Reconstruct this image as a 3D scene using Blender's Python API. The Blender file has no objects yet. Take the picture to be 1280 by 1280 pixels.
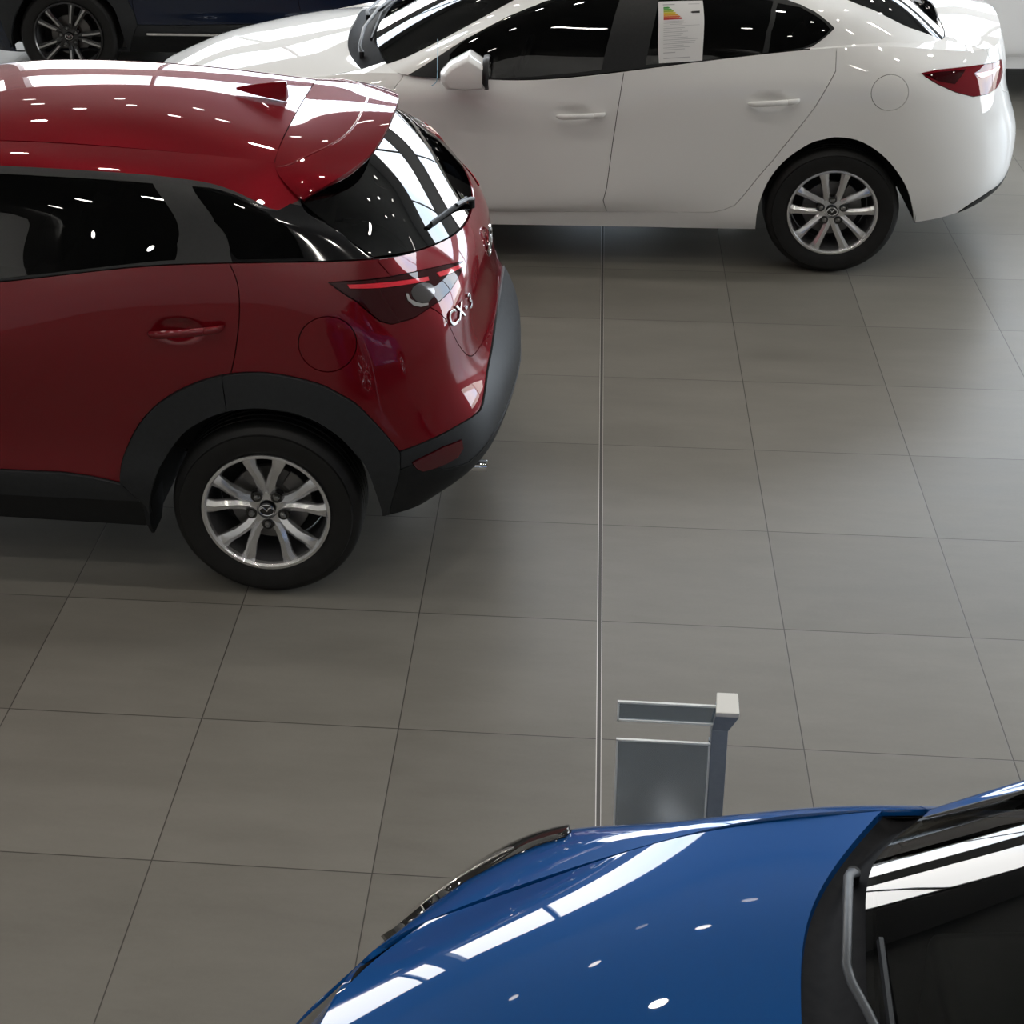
import math, random
import numpy as np

# ---------------------------------------------------------------- spline patches
_MC = {}
def spline_matrix(t, x):
    """Natural cubic interpolation: rows = samples x, columns = knots t (value weights)."""
    t = np.asarray(t, float); x = np.asarray(x, float); n = len(t)
    h = np.diff(t)
    A = np.zeros((n, n)); B = np.zeros((n, n))
    A[0, 0] = A[-1, -1] = 1.0
    for i in range(1, n - 1):
        A[i, i-1] = h[i-1]; A[i, i] = 2 * (h[i-1] + h[i]); A[i, i+1] = h[i]
        B[i, i-1] = 6 / h[i-1]; B[i, i] = -6 / h[i-1] - 6 / h[i]; B[i, i+1] = 6 / h[i]
    key = t.tobytes()
    if key not in _MC: _MC[key] = np.linalg.solve(A, B)
    M = _MC[key]
    k = np.clip(np.searchsorted(t, x, side='right') - 1, 0, n - 2)
    hk = h[k]; a = (t[k+1] - x) / hk; b = (x - t[k]) / hk
    R = np.zeros((len(x), n)); r = np.arange(len(x))
    R[r, k] += a; R[r, k+1] += b
    R += ((a**3 - a) * hk**2 / 6)[:, None] * M[k] + ((b**3 - b) * hk**2 / 6)[:, None] * M[k+1]
    return R

class Patch:
    """Control net rows x columns of (x, half-width, z); columns run nose -> tail, rows run outward -> inward.
    mirror=(front, rear): which end columns lie on the car's centre plane."""
    def __init__(self, rows, mirror=(True, True), mirror_v=False, power=0.6):
        P = np.array(rows, float).transpose(1, 0, 2)          # [col][row]
        self.nc = P.shape[0]; self.nr = P.shape[1]
        F = np.array([1, -1, 1.])
        self.a = self.b = self.d = 0
        parts = [P]
        if mirror[0]:
            parts.insert(0, (P[1:3] * F)[::-1]); self.a = 2
        if mirror[1]:
            parts.append((P[-3:-1] * F)[::-1]); self.b = 2
        Q = np.concatenate(parts, 0)
        if mirror_v:
            Q = np.concatenate([Q, (Q[:, -3:-1] * F)[:, ::-1]], 1); self.d = 2
        self.Q = Q
        du = np.mean(np.linalg.norm(np.diff(Q, axis=0), axis=2) ** power, axis=1)
        dv = np.mean(np.linalg.norm(np.diff(Q, axis=1), axis=2) ** power, axis=0)
        tu = np.concatenate([[0], np.cumsum(du)]); tv = np.concatenate([[0], np.cumsum(dv)])
        u0, u1 = tu[self.a], tu[len(tu) - 1 - self.b]; v0, v1 = tv[0], tv[len(tv) - 1 - self.d]
        self.tu = (tu - u0) / (u1 - u0); self.tv = (tv - v0) / (v1 - v0)
        self.ku = self.tu[self.a:len(tu) - self.b]; self.kv = self.tv[:len(tv) - self.d]
        self._g = None
        self.bumps = []
    def press(self, q):
        for x, z, rx, rz, dep in self.bumps:
            d = ((q[:, 0] - x) / rx) ** 2 + ((q[:, 2] - z) / rz) ** 2
            q[:, 1] -= dep * np.where(d < 1, (1 - d) ** 2, 0)
        return q
    def ev(self, u, v):
        A = spline_matrix(self.tu, np.clip(u, 0, 1)); B = spline_matrix(self.tv, np.clip(v, 0, 1))
        return self.press(np.einsum('ni,nj,ijk->nk', A, B, self.Q))
    def normal(self, u, v, e=2e-3):
        u = np.asarray(u, float); v = np.asarray(v, float)
        def raw(uu, vv):
            A = spline_matrix(self.tu, np.clip(uu, -.05, 1.05)); B = spline_matrix(self.tv, np.clip(vv, 0, 1))
            return self.press(np.einsum('ni,nj,ijk->nk', A, B, self.Q))
        n = np.cross(raw(u + e, v) - raw(u - e, v), raw(u, v + e) - raw(u, v - e))
        l = np.linalg.norm(n, axis=1, keepdims=True)
        return n / np.maximum(l, 1e-12)
    def grid(self, nu=161, nv=81):
        if self._g is None:
            uu = np.linspace(0, 1, nu); vv = np.linspace(0, 1, nv)
            A = spline_matrix(self.tu, uu); B = spline_matrix(self.tv, vv)
            self._g = (uu, vv, np.einsum('ni,mj,ijk->nmk', A, B, self.Q))
        return self._g
    def nearest(self, p):
        """(u, v) of the surface point nearest to p = (x, w, z)."""
        uu, vv, G = self.grid()
        p = np.asarray(p, float)
        k = np.argmin(((G - p) ** 2).sum(2)); u, v = uu[k // len(vv)], vv[k % len(vv)]
        for _ in range(8):
            e = 1e-4
            q = self.ev(np.array([u, u + e, u]), np.array([v, v, v + e]))
            if u + e > 1: q[1] = 2 * q[0] - self.ev(np.array([u - e]), np.array([v]))[0]
            if v + e > 1: q[2] = 2 * q[0] - self.ev(np.array([u]), np.array([v - e]))[0]
            J = np.stack([(q[1] - q[0]) / e, (q[2] - q[0]) / e], 1)
            s = np.linalg.lstsq(J, p - q[0], rcond=None)[0]
            u = min(1, max(0, u + np.clip(s[0], -.05, .05))); v = min(1, max(0, v + np.clip(s[1], -.05, .05)))
        return u, v
    def side(self, x, z, lo=0.0, hi=1.0):
        """(u, v) of the point seen at (x, z) when looking along the car's width axis."""
        uu, vv, G = self.grid()
        m = (G[:, :, 0] - x) ** 2 + (G[:, :, 2] - z) ** 2
        m = np.where((uu[:, None] < lo) | (uu[:, None] > hi), 1e9, m)
        k = np.argmin(m); u, v = uu[k // len(vv)], vv[k % len(vv)]
        p = np.array([x, z])
        for _ in range(8):
            e = 1e-4 * (1 if u < .9 else -1); f = 1e-4 * (1 if v < .9 else -1)
            q = self.ev(np.array([u, u + e, u]), np.array([v, v, v + f]))[:, [0, 2]]
            J = np.stack([(q[1] - q[0]) / e, (q[2] - q[0]) / f], 1)
            s = np.linalg.lstsq(J, p - q[0], rcond=None)[0]
            u = min(1, max(0, u + np.clip(s[0], -.05, .05))); v = min(1, max(0, v + np.clip(s[1], -.05, .05)))
        return u, v
# ---------------------------------------------------------------- hatchback body net (x back from the rear axle, half width, height)
HATCH = dict(
 LOWER=[
 [(-3.36,0,.22),(-3.29,.40,.22),(-3.08,.73,.21),(-2.6,.775,.225),(-2.1,.775,.23),(-1.5,.775,.235),(-.95,.775,.233),(-.43,.775,.221),(.03,.785,.24),(.390,.79,.310),(.54,.725,.350),(.69,.42,.375),(.72,0,.375)],
 [(-3.42,0,.38),(-3.35,.43,.38),(-3.12,.775,.38),(-2.6,.838,.39),(-2.1,.832,.39),(-1.5,.832,.395),(-.90,.834,.395),(-.40,.840,.395),(.03,.847,.41),(.39,.832,.455),(.645,.71,.455),(.755,.40,.475),(.79,0,.48)],
 [(-3.425,0,.53),(-3.355,.43,.53),(-3.12,.785,.53),(-2.6,.845,.53),(-2.1,.834,.52),(-1.5,.828,.52),(-.90,.830,.52),(-.40,.842,.53),(.03,.852,.55),(.385,.840,.565),(.635,.705,.59),(.758,.40,.615),(.787,0,.62)],
 [(-3.40,0,.62),(-3.315,.42,.625),(-3.05,.795,.64),(-2.6,.85,.70),(-2.1,.838,.69),(-1.5,.832,.69),(-.90,.834,.69),(-.40,.846,.70),(.03,.854,.72),(.375,.836,.72),(.595,.685,.735),(.695,.40,.75),(.722,0,.76)],
 [(-3.355,0,.72),(-3.24,.42,.715),(-2.975,.815,.735),(-2.6,.846,.82),(-2.1,.842,.87),(-1.5,.84,.87),(-.87,.843,.89),(-.40,.847,.90),(.02,.846,.91),(.35,.822,.915),(.555,.67,.92),(.663,.40,.92),(.692,0,.92)],
 [(-3.29,0,.795),(-3.195,.42,.78),(-2.89,.81,.815),(-2.58,.825,.905),(-2.15,.823,.975),(-1.5,.822,.965),(-.85,.824,1.015),(-.42,.829,1.075),(0,.826,1.09),(.32,.795,1.080),(.52,.62,1.055),(.64,.36,1.030),(.676,0,1.02)],
 [(-3.22,0,.845),(-3.175,.40,.824),(-3.02,.60,.835),(-2.55,.735,.950),(-2.16,.765,1.018),(-1.5,.785,1.05),(-.835,.793,1.115),(-.435,.80,1.176),(-.08,.798,1.204),(.327,.748,1.205),(.475,.57,1.163),(.590,.30,1.122),(.628,0,1.107)],
 ],
 GREEN=[
 [(-2.285,0,1.095),(-2.248,.40,1.081),(-2.19,.60,1.060),(-2.10,.715,1.044),(-2.03,.762,1.045),(-1.5,.778,1.05),(-.835,.786,1.115),(-.435,.793,1.176),(-.08,.791,1.204),(.322,.742,1.206),(.470,.563,1.164),(.584,.293,1.124),(.622,0,1.109)],
 [(-2.02,0,1.252),(-1.98,.37,1.238),(-1.915,.57,1.213),(-1.83,.675,1.198),(-1.72,.708,1.235),(-1.33,.715,1.235),(-.83,.715,1.28),(-.40,.72,1.30),(-.01,.722,1.30),(.21,.695,1.280),(.36,.55,1.255),(.45,.28,1.24),(.477,0,1.235)],
 [(-1.64,0,1.452),(-1.62,.31,1.437),(-1.565,.50,1.410),(-1.50,.57,1.395),(-1.38,.59,1.405),(-1.15,.60,1.437),(-.861,.61,1.446),(-.464,.61,1.431),(-.11,.625,1.390),(.08,.64,1.335),(.23,.51,1.33),(.285,.26,1.33),(.31,0,1.33)],
 [(-1.50,0,1.48),(-1.48,.26,1.47),(-1.44,.43,1.45),(-1.40,.48,1.437),(-1.30,.49,1.455),(-1.1,.49,1.477),(-.9,.48,1.486),(-.47,.48,1.470),(0,.48,1.433),(.10,.48,1.412),(.15,.43,1.40),(.19,.22,1.40),(.205,0,1.395)],
 ],
 ROOF=[
 [(-1.40,.48,1.438),(-1.1,.49,1.478),(-.9,.48,1.487),(-.47,.48,1.471),(.016,.48,1.431)],
 [(-1.46,.35,1.465),(-1.1,.35,1.520),(-.9,.35,1.531),(-.47,.35,1.520),(.020,.35,1.466)],
 [(-1.49,.175,1.476),(-1.1,.175,1.544),(-.9,.175,1.556),(-.47,.175,1.546),(.022,.175,1.477)],
 [(-1.50,0,1.480),(-1.1,0,1.550),(-.9,0,1.563),(-.47,0,1.554),(.022,0,1.480)],
 ],
 SPOILER=[   # columns: gap, middle, trailing edge; rows from the tip to the centre
 [(.117,.60,1.350),(.123,.602,1.350),(.129,.604,1.350)],
 [(.050,.55,1.398),(.13,.55,1.402),(.226,.53,1.394)],
 [(.018,.49,1.428),(.13,.485,1.428),(.275,.45,1.408)],
 [(.020,.35,1.466),(.17,.35,1.456),(.322,.33,1.428)],
 [(.022,.175,1.477),(.18,.175,1.474),(.350,.175,1.456)],
 [(.022,0,1.480),(.18,0,1.481),(.358,0,1.470)],
 ],
 RGLASS=[   # columns: lower edge, middle, upper edge; rows from the side to the centre
 [(.368,.712,1.202),(.247,.676,1.273),(.119,.600,1.342)],
 [(.478,.556,1.163),(.330,.545,1.280),(.155,.510,1.380)],
 [(.545,.42,1.140),(.384,.41,1.279),(.188,.38,1.396)],
 [(.597,.25,1.118),(.424,.25,1.276),(.215,.23,1.405)],
 [(.622,0,1.109),(.446,0,1.273),(.232,0,1.409)],
 ],
 HOOD=[
 [(-3.02,.60,.836),(-2.79,.670,.893),(-2.57,.729,.947),(-2.36,.755,.987),(-2.16,.763,1.019)],
 [(-3.165,.42,.823),(-2.935,.46,.900),(-2.72,.475,.958),(-2.53,.478,1.000),(-2.325,.475,1.040)],
 [(-3.205,.2,.842),(-2.97,.21,.920),(-2.76,.22,.978),(-2.56,.22,1.020),(-2.372,.21,1.056)],
 [(-3.22,0,.846),(-2.985,0,.925),(-2.77,0,.984),(-2.57,0,1.027),(-2.385,0,1.061)],
 ],
)

# ---------------------------------------------------------------- saloon body net
SEDAN = dict(
 LOWER=[
 [(-3.50,0,.2),(-3.40,.42,.2),(-3.15,.72,.2),(-2.72,.805,.21),(-2.1,.815,.216),(-1.55,.815,.217),(-.9,.815,.219),(-.35,.82,.222),(0,.825,.235),(.403,.805,.268),(.70,.69,.318),(.90,.42,.36),(.945,0,.36)],
 [(-3.60,0,.30),(-3.52,.44,.3),(-3.25,.765,.3),(-2.72,.838,.31),(-2.1,.838,.298),(-1.55,.836,.296),(-.9,.836,.302),(-.35,.853,.31),(0,.853,.33),(.40,.838,.39),(.77,.69,.42),(.93,.40,.445),(.975,0,.45)],
 [(-3.62,0,.40),(-3.54,.44,.40),(-3.28,.775,.40),(-2.72,.853,.42),(-2.1,.860,.348),(-1.55,.862,.356),(-.9,.862,.412),(-.35,.860,.50),(0,.862,.53),(.40,.853,.54),(.775,.69,.55),(.94,.40,.57),(.98,0,.575)],
 [(-3.62,0,.50),(-3.54,.44,.5),(-3.28,.78,.52),(-2.72,.857,.60),(-2.1,.862,.62),(-1.55,.860,.64),(-.9,.861,.66),(-.35,.865,.69),(0,.867,.71),(.39,.860,.705),(.755,.69,.70),(.915,.40,.70),(.955,0,.70)],
 [(-3.60,0,.60),(-3.52,.44,.61),(-3.24,.765,.65),(-2.72,.845,.74),(-2.1,.856,.80),(-1.55,.857,.815),(-.9,.858,.835),(-.35,.861,.86),(0,.861,.865),(.37,.852,.865),(.72,.68,.87),(.86,.40,.87),(.895,0,.87)],
 [(-3.56,0,.68),(-3.47,.42,.69),(-3.2,.69,.745),(-2.72,.79,.85),(-2.1,.838,.905),(-1.55,.845,.905),(-.9,.846,.94),(-.35,.843,.99),(0,.836,1.01),(.35,.82,1.01),(.705,.645,.99),(.845,.39,.995),(.885,0,1.0)],
 [(-3.50,0,.745),(-3.42,.38,.75),(-3.15,.60,.81),(-2.70,.695,.90),(-2.15,.775,.975),(-1.55,.83,.962),(-.9,.83,1.03),(-.33,.81,1.106),(0,.785,1.132),(.32,.725,1.118),(.69,.592,1.076),(.81,.385,1.103),(.853,0,1.136)],
 ],
 GREEN=[
 [(-2.28,0,1.070),(-2.26,.37,1.052),(-2.21,.60,1.012),(-2.16,.71,.988),(-2.07,.80,.975),(-1.55,.823,.965),(-.9,.823,1.034),(-.33,.803,1.11),(0,.772,1.137),(.28,.70,1.137),(.493,.54,1.110),(.530,.28,1.140),(.545,0,1.158)],
 [(-1.96,0,1.225),(-1.94,.35,1.21),(-1.89,.55,1.165),(-1.845,.643,1.14),(-1.71,.715,1.175),(-1.3,.745,1.20),(-.8,.75,1.235),(-.35,.745,1.245),(-.02,.715,1.245),(.16,.61,1.255),(.30,.46,1.265),(.33,.24,1.277),(.34,0,1.283)],
 [(-1.62,0,1.375),(-1.60,.32,1.365),(-1.56,.50,1.335),(-1.52,.57,1.31),(-1.40,.63,1.312),(-1.1,.635,1.36),(-.75,.64,1.365),(-.40,.645,1.348),(-.13,.64,1.318),(.03,.545,1.318),(.10,.42,1.345),(.12,.22,1.36),(.125,0,1.366)],
 [(-1.42,0,1.44),(-1.40,.30,1.43),(-1.36,.44,1.41),(-1.32,.50,1.395),(-1.22,.53,1.40),(-1.0,.54,1.42),(-.72,.54,1.425),(-.43,.53,1.415),(-.22,.51,1.39),(-.12,.455,1.383),(-.08,.36,1.393),(-.06,.2,1.406),(-.055,0,1.411)],
 ],
 ROOF=[
 [(-1.32,.50,1.396),(-1.0,.54,1.421),(-.72,.54,1.426),(-.43,.53,1.416),(-.12,.455,1.384)],
 [(-1.39,.35,1.425),(-1.0,.36,1.448),(-.72,.36,1.453),(-.43,.36,1.443),(-.085,.32,1.397)],
 [(-1.415,.17,1.438),(-1.0,.18,1.460),(-.72,.18,1.465),(-.43,.18,1.457),(-.062,.16,1.409)],
 [(-1.42,0,1.442),(-1.0,0,1.464),(-.72,0,1.469),(-.43,0,1.461),(-.055,0,1.412)],
 ],
 HOOD=[
 [(-3.15,.60,.811),(-2.93,.655,.862),(-2.70,.698,.901),(-2.50,.705,.929),(-2.30,.675,.964)],
 [(-3.40,.40,.765),(-3.13,.45,.862),(-2.88,.475,.922),(-2.65,.475,.965),(-2.39,.45,.995)],
 [(-3.485,.2,.757),(-3.2,.22,.885),(-2.93,.23,.952),(-2.67,.23,.998),(-2.415,.22,1.036)],
 [(-3.50,0,.748),(-3.21,0,.892),(-2.94,0,.960),(-2.68,0,1.006),(-2.41,0,1.046)],
 ],
)
import bpy, bmesh
from mathutils import Vector, Matrix
from mathutils.geometry import delaunay_2d_cdt

scene = bpy.context.scene
COL = scene.collection
PI = math.pi

# ---------------------------------------------------------------- materials
MATS = {}
def mat(name, color=(.5, .5, .5), metallic=0.0, rough=0.5, coat=0.0, coat_rough=0.02, spec=0.5, emit=None, emit_strength=0.0):
    if name in MATS: return MATS[name]
    m = bpy.data.materials.new(name); m.use_nodes = True
    b = m.node_tree.nodes['Principled BSDF']
    b.inputs['Base Color'].default_value = (*color, 1); b.inputs['Metallic'].default_value = metallic
    b.inputs['Roughness'].default_value = rough; b.inputs['Coat Weight'].default_value = coat
    b.inputs['Coat Roughness'].default_value = coat_rough; b.inputs['Specular IOR Level'].default_value = spec
    if emit:
        b.inputs['Emission Color'].default_value = (*emit, 1); b.inputs['Emission Strength'].default_value = emit_strength
    MATS[name] = m
    return m
def add_noise(m, scale, lo, hi, rough=None):
    """mottle the base colour (and optionally the roughness) with an object-space noise"""
    nt = m.node_tree; b = nt.nodes['Principled BSDF']
    tc = nt.nodes.new('ShaderNodeTexCoord'); n = nt.nodes.new('ShaderNodeTexNoise'); n.inputs['Scale'].default_value = scale; n.inputs['Detail'].default_value = 4
    r = nt.nodes.new('ShaderNodeValToRGB'); r.color_ramp.elements[0].color = (*lo, 1); r.color_ramp.elements[1].color = (*hi, 1)
    r.color_ramp.elements[0].position = .3; r.color_ramp.elements[1].position = .7
    nt.links.new(tc.outputs['Object'], n.inputs['Vector']); nt.links.new(n.outputs['Fac'], r.inputs['Fac']); nt.links.new(r.outputs['Color'], b.inputs['Base Color'])
    if rough:
        q = nt.nodes.new('ShaderNodeMapRange'); q.inputs['To Min'].default_value = rough[0]; q.inputs['To Max'].default_value = rough[1]
        nt.links.new(n.outputs['Fac'], q.inputs['Value']); nt.links.new(q.outputs['Result'], b.inputs['Roughness'])
    return m
def glass(name, tint, ior=1.6, haze=0.0, haze_col=(.3, .35, .4), rough=0.0):
    """thin tinted pane: Fresnel mix of a clear tint and a mirror reflection"""
    if name in MATS: return MATS[name]
    m = bpy.data.materials.new(name); m.use_nodes = True; nt = m.node_tree; nt.nodes.clear()
    out = nt.nodes.new('ShaderNodeOutputMaterial'); mix = nt.nodes.new('ShaderNodeMixShader'); fr = nt.nodes.new('ShaderNodeFresnel'); fr.inputs['IOR'].default_value = ior
    tr = nt.nodes.new('ShaderNodeBsdfTransparent'); tr.inputs['Color'].default_value = (*tint, 1)
    gl = nt.nodes.new('ShaderNodeBsdfGlossy'); gl.inputs['Roughness'].default_value = rough; gl.inputs['Color'].default_value = (1, 1, 1, 1)
    src = tr
    if haze:
        di = nt.nodes.new('ShaderNodeBsdfDiffuse'); di.inputs['Color'].default_value = (*haze_col, 1)
        mh = nt.nodes.new('ShaderNodeMixShader'); mh.inputs['Fac'].default_value = haze
        nt.links.new(tr.outputs[0], mh.inputs[1]); nt.links.new(di.outputs[0], mh.inputs[2]); src = mh
    # use the front-face Fresnel on both sides of the sheet
    geo = nt.nodes.new('ShaderNodeNewGeometry'); mx = nt.nodes.new('ShaderNodeMix'); mx.data_type = 'FLOAT'
    mx.inputs['A'].default_value = ior; mx.inputs['B'].default_value = 1 / ior * ior * ior
    nt.links.new(geo.outputs['Backfacing'], mx.inputs['Factor']); nt.links.new(mx.outputs['Result'], fr.inputs['IOR'])
    nt.links.new(fr.outputs[0], mix.inputs['Fac']); nt.links.new(src.outputs[0], mix.inputs[1]); nt.links.new(gl.outputs[0], mix.inputs[2]); nt.links.new(mix.outputs[0], out.inputs['Surface'])
    MATS[name] = m
    return m
def paint(name, color, metallic=.35, rough=.32):
    m = mat(name, color, metallic, rough, coat=1.0, coat_rough=.015, spec=0.0)
    nt = m.node_tree; b = nt.nodes['Principled BSDF']
    tc = nt.nodes.new('ShaderNodeTexCoord'); n = nt.nodes.new('ShaderNodeTexNoise'); n.inputs['Scale'].default_value = 900; n.inputs['Detail'].default_value = 1
    q = nt.nodes.new('ShaderNodeMapRange'); q.inputs['To Min'].default_value = rough - .05; q.inputs['To Max'].default_value = rough + .05
    nt.links.new(tc.outputs['Object'], n.inputs['Vector']); nt.links.new(n.outputs['Fac'], q.inputs['Value']); nt.links.new(q.outputs['Result'], b.inputs['Roughness'])
    return m

RED_PAINT = paint('red_metallic_paint', (.155, .004, .009), .25, .35)
WHITE_PAINT = paint('white_paint', (.82, .82, .81), 0.0, .35)
BLUE_PAINT = paint('blue_metallic_paint', (.002, .050, .185), .30, .35)
NAVY_PAINT = paint('navy_paint', (.008, .014, .034), .3, .35)
CLADDING = add_noise(mat('grey_cladding_plastic', (.03, .034, .038), 0, .5, spec=.35), 60, (.016, .018, .020), (.022, .024, .027), (.42, .55))
BLACK_PLASTIC = add_noise(mat('black_plastic', (.010, .011, .012), 0, .5, spec=.25), 40, (.008, .009, .010), (.013, .014, .015), (.48, .6))
GLOSS_BLACK = mat('gloss_black_trim', (.006, .006, .007), 0, .08, coat=.5)
SATIN_BLACK = add_noise(mat('satin_black_trim', (.010, .011, .012), 0, .4, spec=.3), 80, (.009, .010, .011), (.013, .014, .015), (.36, .46))
COWL = add_noise(mat('matt_cowl_plastic', (.010, .010, .011), 0, .6, spec=.06), 40, (.008, .008, .009), (.013, .013, .014))
SHELL = mat('dark_body_cavity', (.006, .006, .006), 0, .8)
RUBBER = add_noise(mat('tyre_rubber', (.007, .007, .007), 0, .55, spec=.35), 25, (.005, .005, .005), (.010, .010, .010), (.42, .62))
ALLOY = add_noise(mat('silver_alloy', (.68, .68, .69), .8, .22), 12, (.62, .62, .63), (.72, .72, .73), (.18, .26))
BARREL = mat('dark_rim_barrel', (.10, .10, .105), .6, .4)
DARK_ALLOY = mat('black_alloy', (.015, .015, .016), .2, .3, coat=.6)
MACHINED = mat('machined_alloy', (.5, .5, .5), .9, .3)
BRAKE = mat('brake_iron', (.16, .155, .15), .8, .45)
CHROME = mat('chrome', (.85, .85, .86), 1.0, .06)
NUT = mat('dark_nut_steel', (.2, .2, .2), .8, .35)
LAMP_DARK = mat('dark_red_lamp_lens', (.030, .0015, .003), 0, .05, coat=.8, spec=0.0)
LAMP_RED = mat('red_lamp_lens', (.15, .003, .009), 0, .05, coat=1.0, spec=0.0)
LAMP_BRIGHT = mat('bright_red_lamp_strip', (.75, .015, .035), 0, .08, coat=1.0)
LAMP_CLEAR = mat('clear_grey_lamp_lens', (.07, .065, .065), .5, .1, coat=1.0)
REFLECTOR = mat('red_reflector', (.07, .004, .008), 0, .15, coat=.6)
HEAD_DARK = mat('dark_headlamp_lens', (.05, .048, .045), .5, .08, coat=1.0)
HEAD_CHROME = mat('bright_headlamp_reflector', (.7, .68, .64), .9, .2)
TINT = glass('privacy_glass', (.03, .032, .034), 1.5)
CLEAR = glass('windscreen_glass', (.36, .39, .37), 1.5)
SEAT_CLOTH = add_noise(mat('black_seat_cloth', (.012, .012, .013), 0, .8), 50, (.010, .010, .011), (.018, .018, .019))
DASH = add_noise(mat('dark_dash_plastic', (.012, .012, .012), 0, .6), 30, (.009, .009, .009), (.016, .016, .016))

# ---------------------------------------------------------------- objects
def link_mesh(name, verts, faces, material, parent=None, normals=None, smooth=True, label=None):
    me = bpy.data.meshes.new(name)
    me.from_pydata([tuple(map(float, v)) for v in verts], [], [tuple(map(int, f)) for f in faces])
    if smooth: me.polygons.foreach_set('use_smooth', [True] * len(me.polygons))
    me.materials.append(material)
    if normals is not None and len(me.vertices) == len(normals):
        me.normals_split_custom_set_from_vertices([tuple(map(float, n)) for n in normals])
    me.update()
    o = bpy.data.objects.new(name, me); COL.objects.link(o)
    if parent is not None: o.parent = parent
    if label: o['label'] = label
    return o
def thing(name, label, cat, loc=(0, 0, 0), rz=0.0, group=None):
    o = bpy.data.objects.new(name, None); COL.objects.link(o)
    o.empty_display_size = .2; o.location = loc; o.rotation_euler = (0, 0, rz); o['label'] = label; o['category'] = cat
    if group: o['group'] = group
    return o
def structure(o):
    o['kind'] = 'structure'; return o

class MB:
    """collects simple shapes into one mesh"""
    def __init__(s): s.v = []; s.f = []
    def add(s, v, f):
        k = len(s.v); s.v += [tuple(map(float, p)) for p in v]; s.f += [tuple(i + k for i in q) for q in f]; return s
    def box(s, lo, hi):
        (a, b, c), (d, e, g) = lo, hi
        return s.add([(a, b, c), (d, b, c), (d, e, c), (a, e, c), (a, b, g), (d, b, g), (d, e, g), (a, e, g)],
                     [(3, 2, 1, 0), (4, 5, 6, 7), (0, 1, 5, 4), (1, 2, 6, 5), (2, 3, 7, 6), (3, 0, 4, 7)])
    def prism(s, a, b):
        """two matching polygons joined into a solid"""
        n = len(a)
        return s.add(list(a) + list(b), [tuple(range(n))[::-1], tuple(range(n, 2 * n))] + [(i, (i + 1) % n, n + (i + 1) % n, n + i) for i in range(n)])
    def loft(s, rings, caps=True):
        n = len(rings[0]); v = [p for r in rings for p in r]; f = []
        for k in range(len(rings) - 1):
            for i in range(n):
                j = (i + 1) % n
                f.append((k * n + i, k * n + j, (k + 1) * n + j, (k + 1) * n + i))
        if caps: f += [tuple(range(n))[::-1], tuple(range((len(rings) - 1) * n, len(rings) * n))]
        return s.add(v, f)
    def tube(s, pts, r, n=10, flat=None):
        pts = [Vector(p) for p in pts]; rings = []
        for i, p in enumerate(pts):
            t = (pts[min(i + 1, len(pts) - 1)] - pts[max(i - 1, 0)]).normalized()
            up = Vector((0, 0, 1)) if abs(t.z) < .95 else Vector((0, 1, 0))
            a = t.cross(up).normalized(); b = a.cross(t)
            ri = r[i] if isinstance(r, (list, tuple)) else r
            fl = flat or 1.0
            rings.append([tuple(p + a * ri * math.cos(2 * PI * k / n) + b * ri * fl * math.sin(2 * PI * k / n)) for k in range(n)])
        return s.loft(rings)
    def lathe(s, prof, n=64, center=(0, 0, 0), sy=1.0, closed=False):
        """profile of (radius, across) turned about the y axis"""
        m = len(prof); v = []; f = []
        for k in range(n):
            a = 2 * PI * k / n
            for r, w in prof: v.append((center[0] + r * math.cos(a), center[1] + sy * w, center[2] + r * math.sin(a)))
        for k in range(n):
            k2 = (k + 1) % n
            for i in range(m if closed else m - 1):
                j = (i + 1) % m
                f.append((k * m + i, k * m + j, k2 * m + j, k2 * m + i))
        return s.add(v, f)
    def build(s, name, material, parent=None, smooth=False, bevel=0.0, label=None, sharp=35, subsurf=0):
        o = link_mesh(name, s.v, s.f, material, parent, smooth=smooth, label=label)
        bm = bmesh.new(); bm.from_mesh(o.data); bmesh.ops.recalc_face_normals(bm, faces=bm.faces); bm.to_mesh(o.data); bm.free()
        if bevel:
            b = o.modifiers.new('bevel', 'BEVEL'); b.width = bevel; b.segments = 3; b.limit_method = 'ANGLE'; b.angle_limit = math.radians(sharp)
        if subsurf:
            q = o.modifiers.new('subsurf', 'SUBSURF'); q.levels = subsurf; q.render_levels = subsurf
        if smooth and not subsurf:
            o.data.set_sharp_from_angle(angle=math.radians(sharp))
        return o

# ---------------------------------------------------------------- cutting panels out of a patch
UA, VA = 5.0, 1.6           # rough size of a patch in metres, so that triangles come out well shaped
def in_poly(P, poly):
    x, y = P[:, 0], P[:, 1]; ins = np.zeros(len(P), bool); n = len(poly)
    for i in range(n):
        x1, y1 = poly[i]; x2, y2 = poly[(i + 1) % n]
        if y1 == y2: continue
        c = ((y1 > y) != (y2 > y)) & (x < (x2 - x1) * (y - y1) / (y2 - y1) + x1)
        ins ^= c
    return ins
def seg_dist(P, a, b):
    a = np.array(a); b = np.array(b); d = b - a; L = max((d * d).sum(), 1e-12)
    t = np.clip(((P - a) @ d) / L, 0, 1)
    return np.linalg.norm(P - a - t[:, None] * d, axis=1)
def densify(poly, step):
    out = []
    for i in range(len(poly)):
        a = np.array(poly[i]); b = np.array(poly[(i + 1) % len(poly)]); n = max(1, int(np.linalg.norm((b - a) * (UA, VA)) / step))
        for k in range(n): out.append(tuple(a + (b - a) * k / n))
    return out
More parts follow.
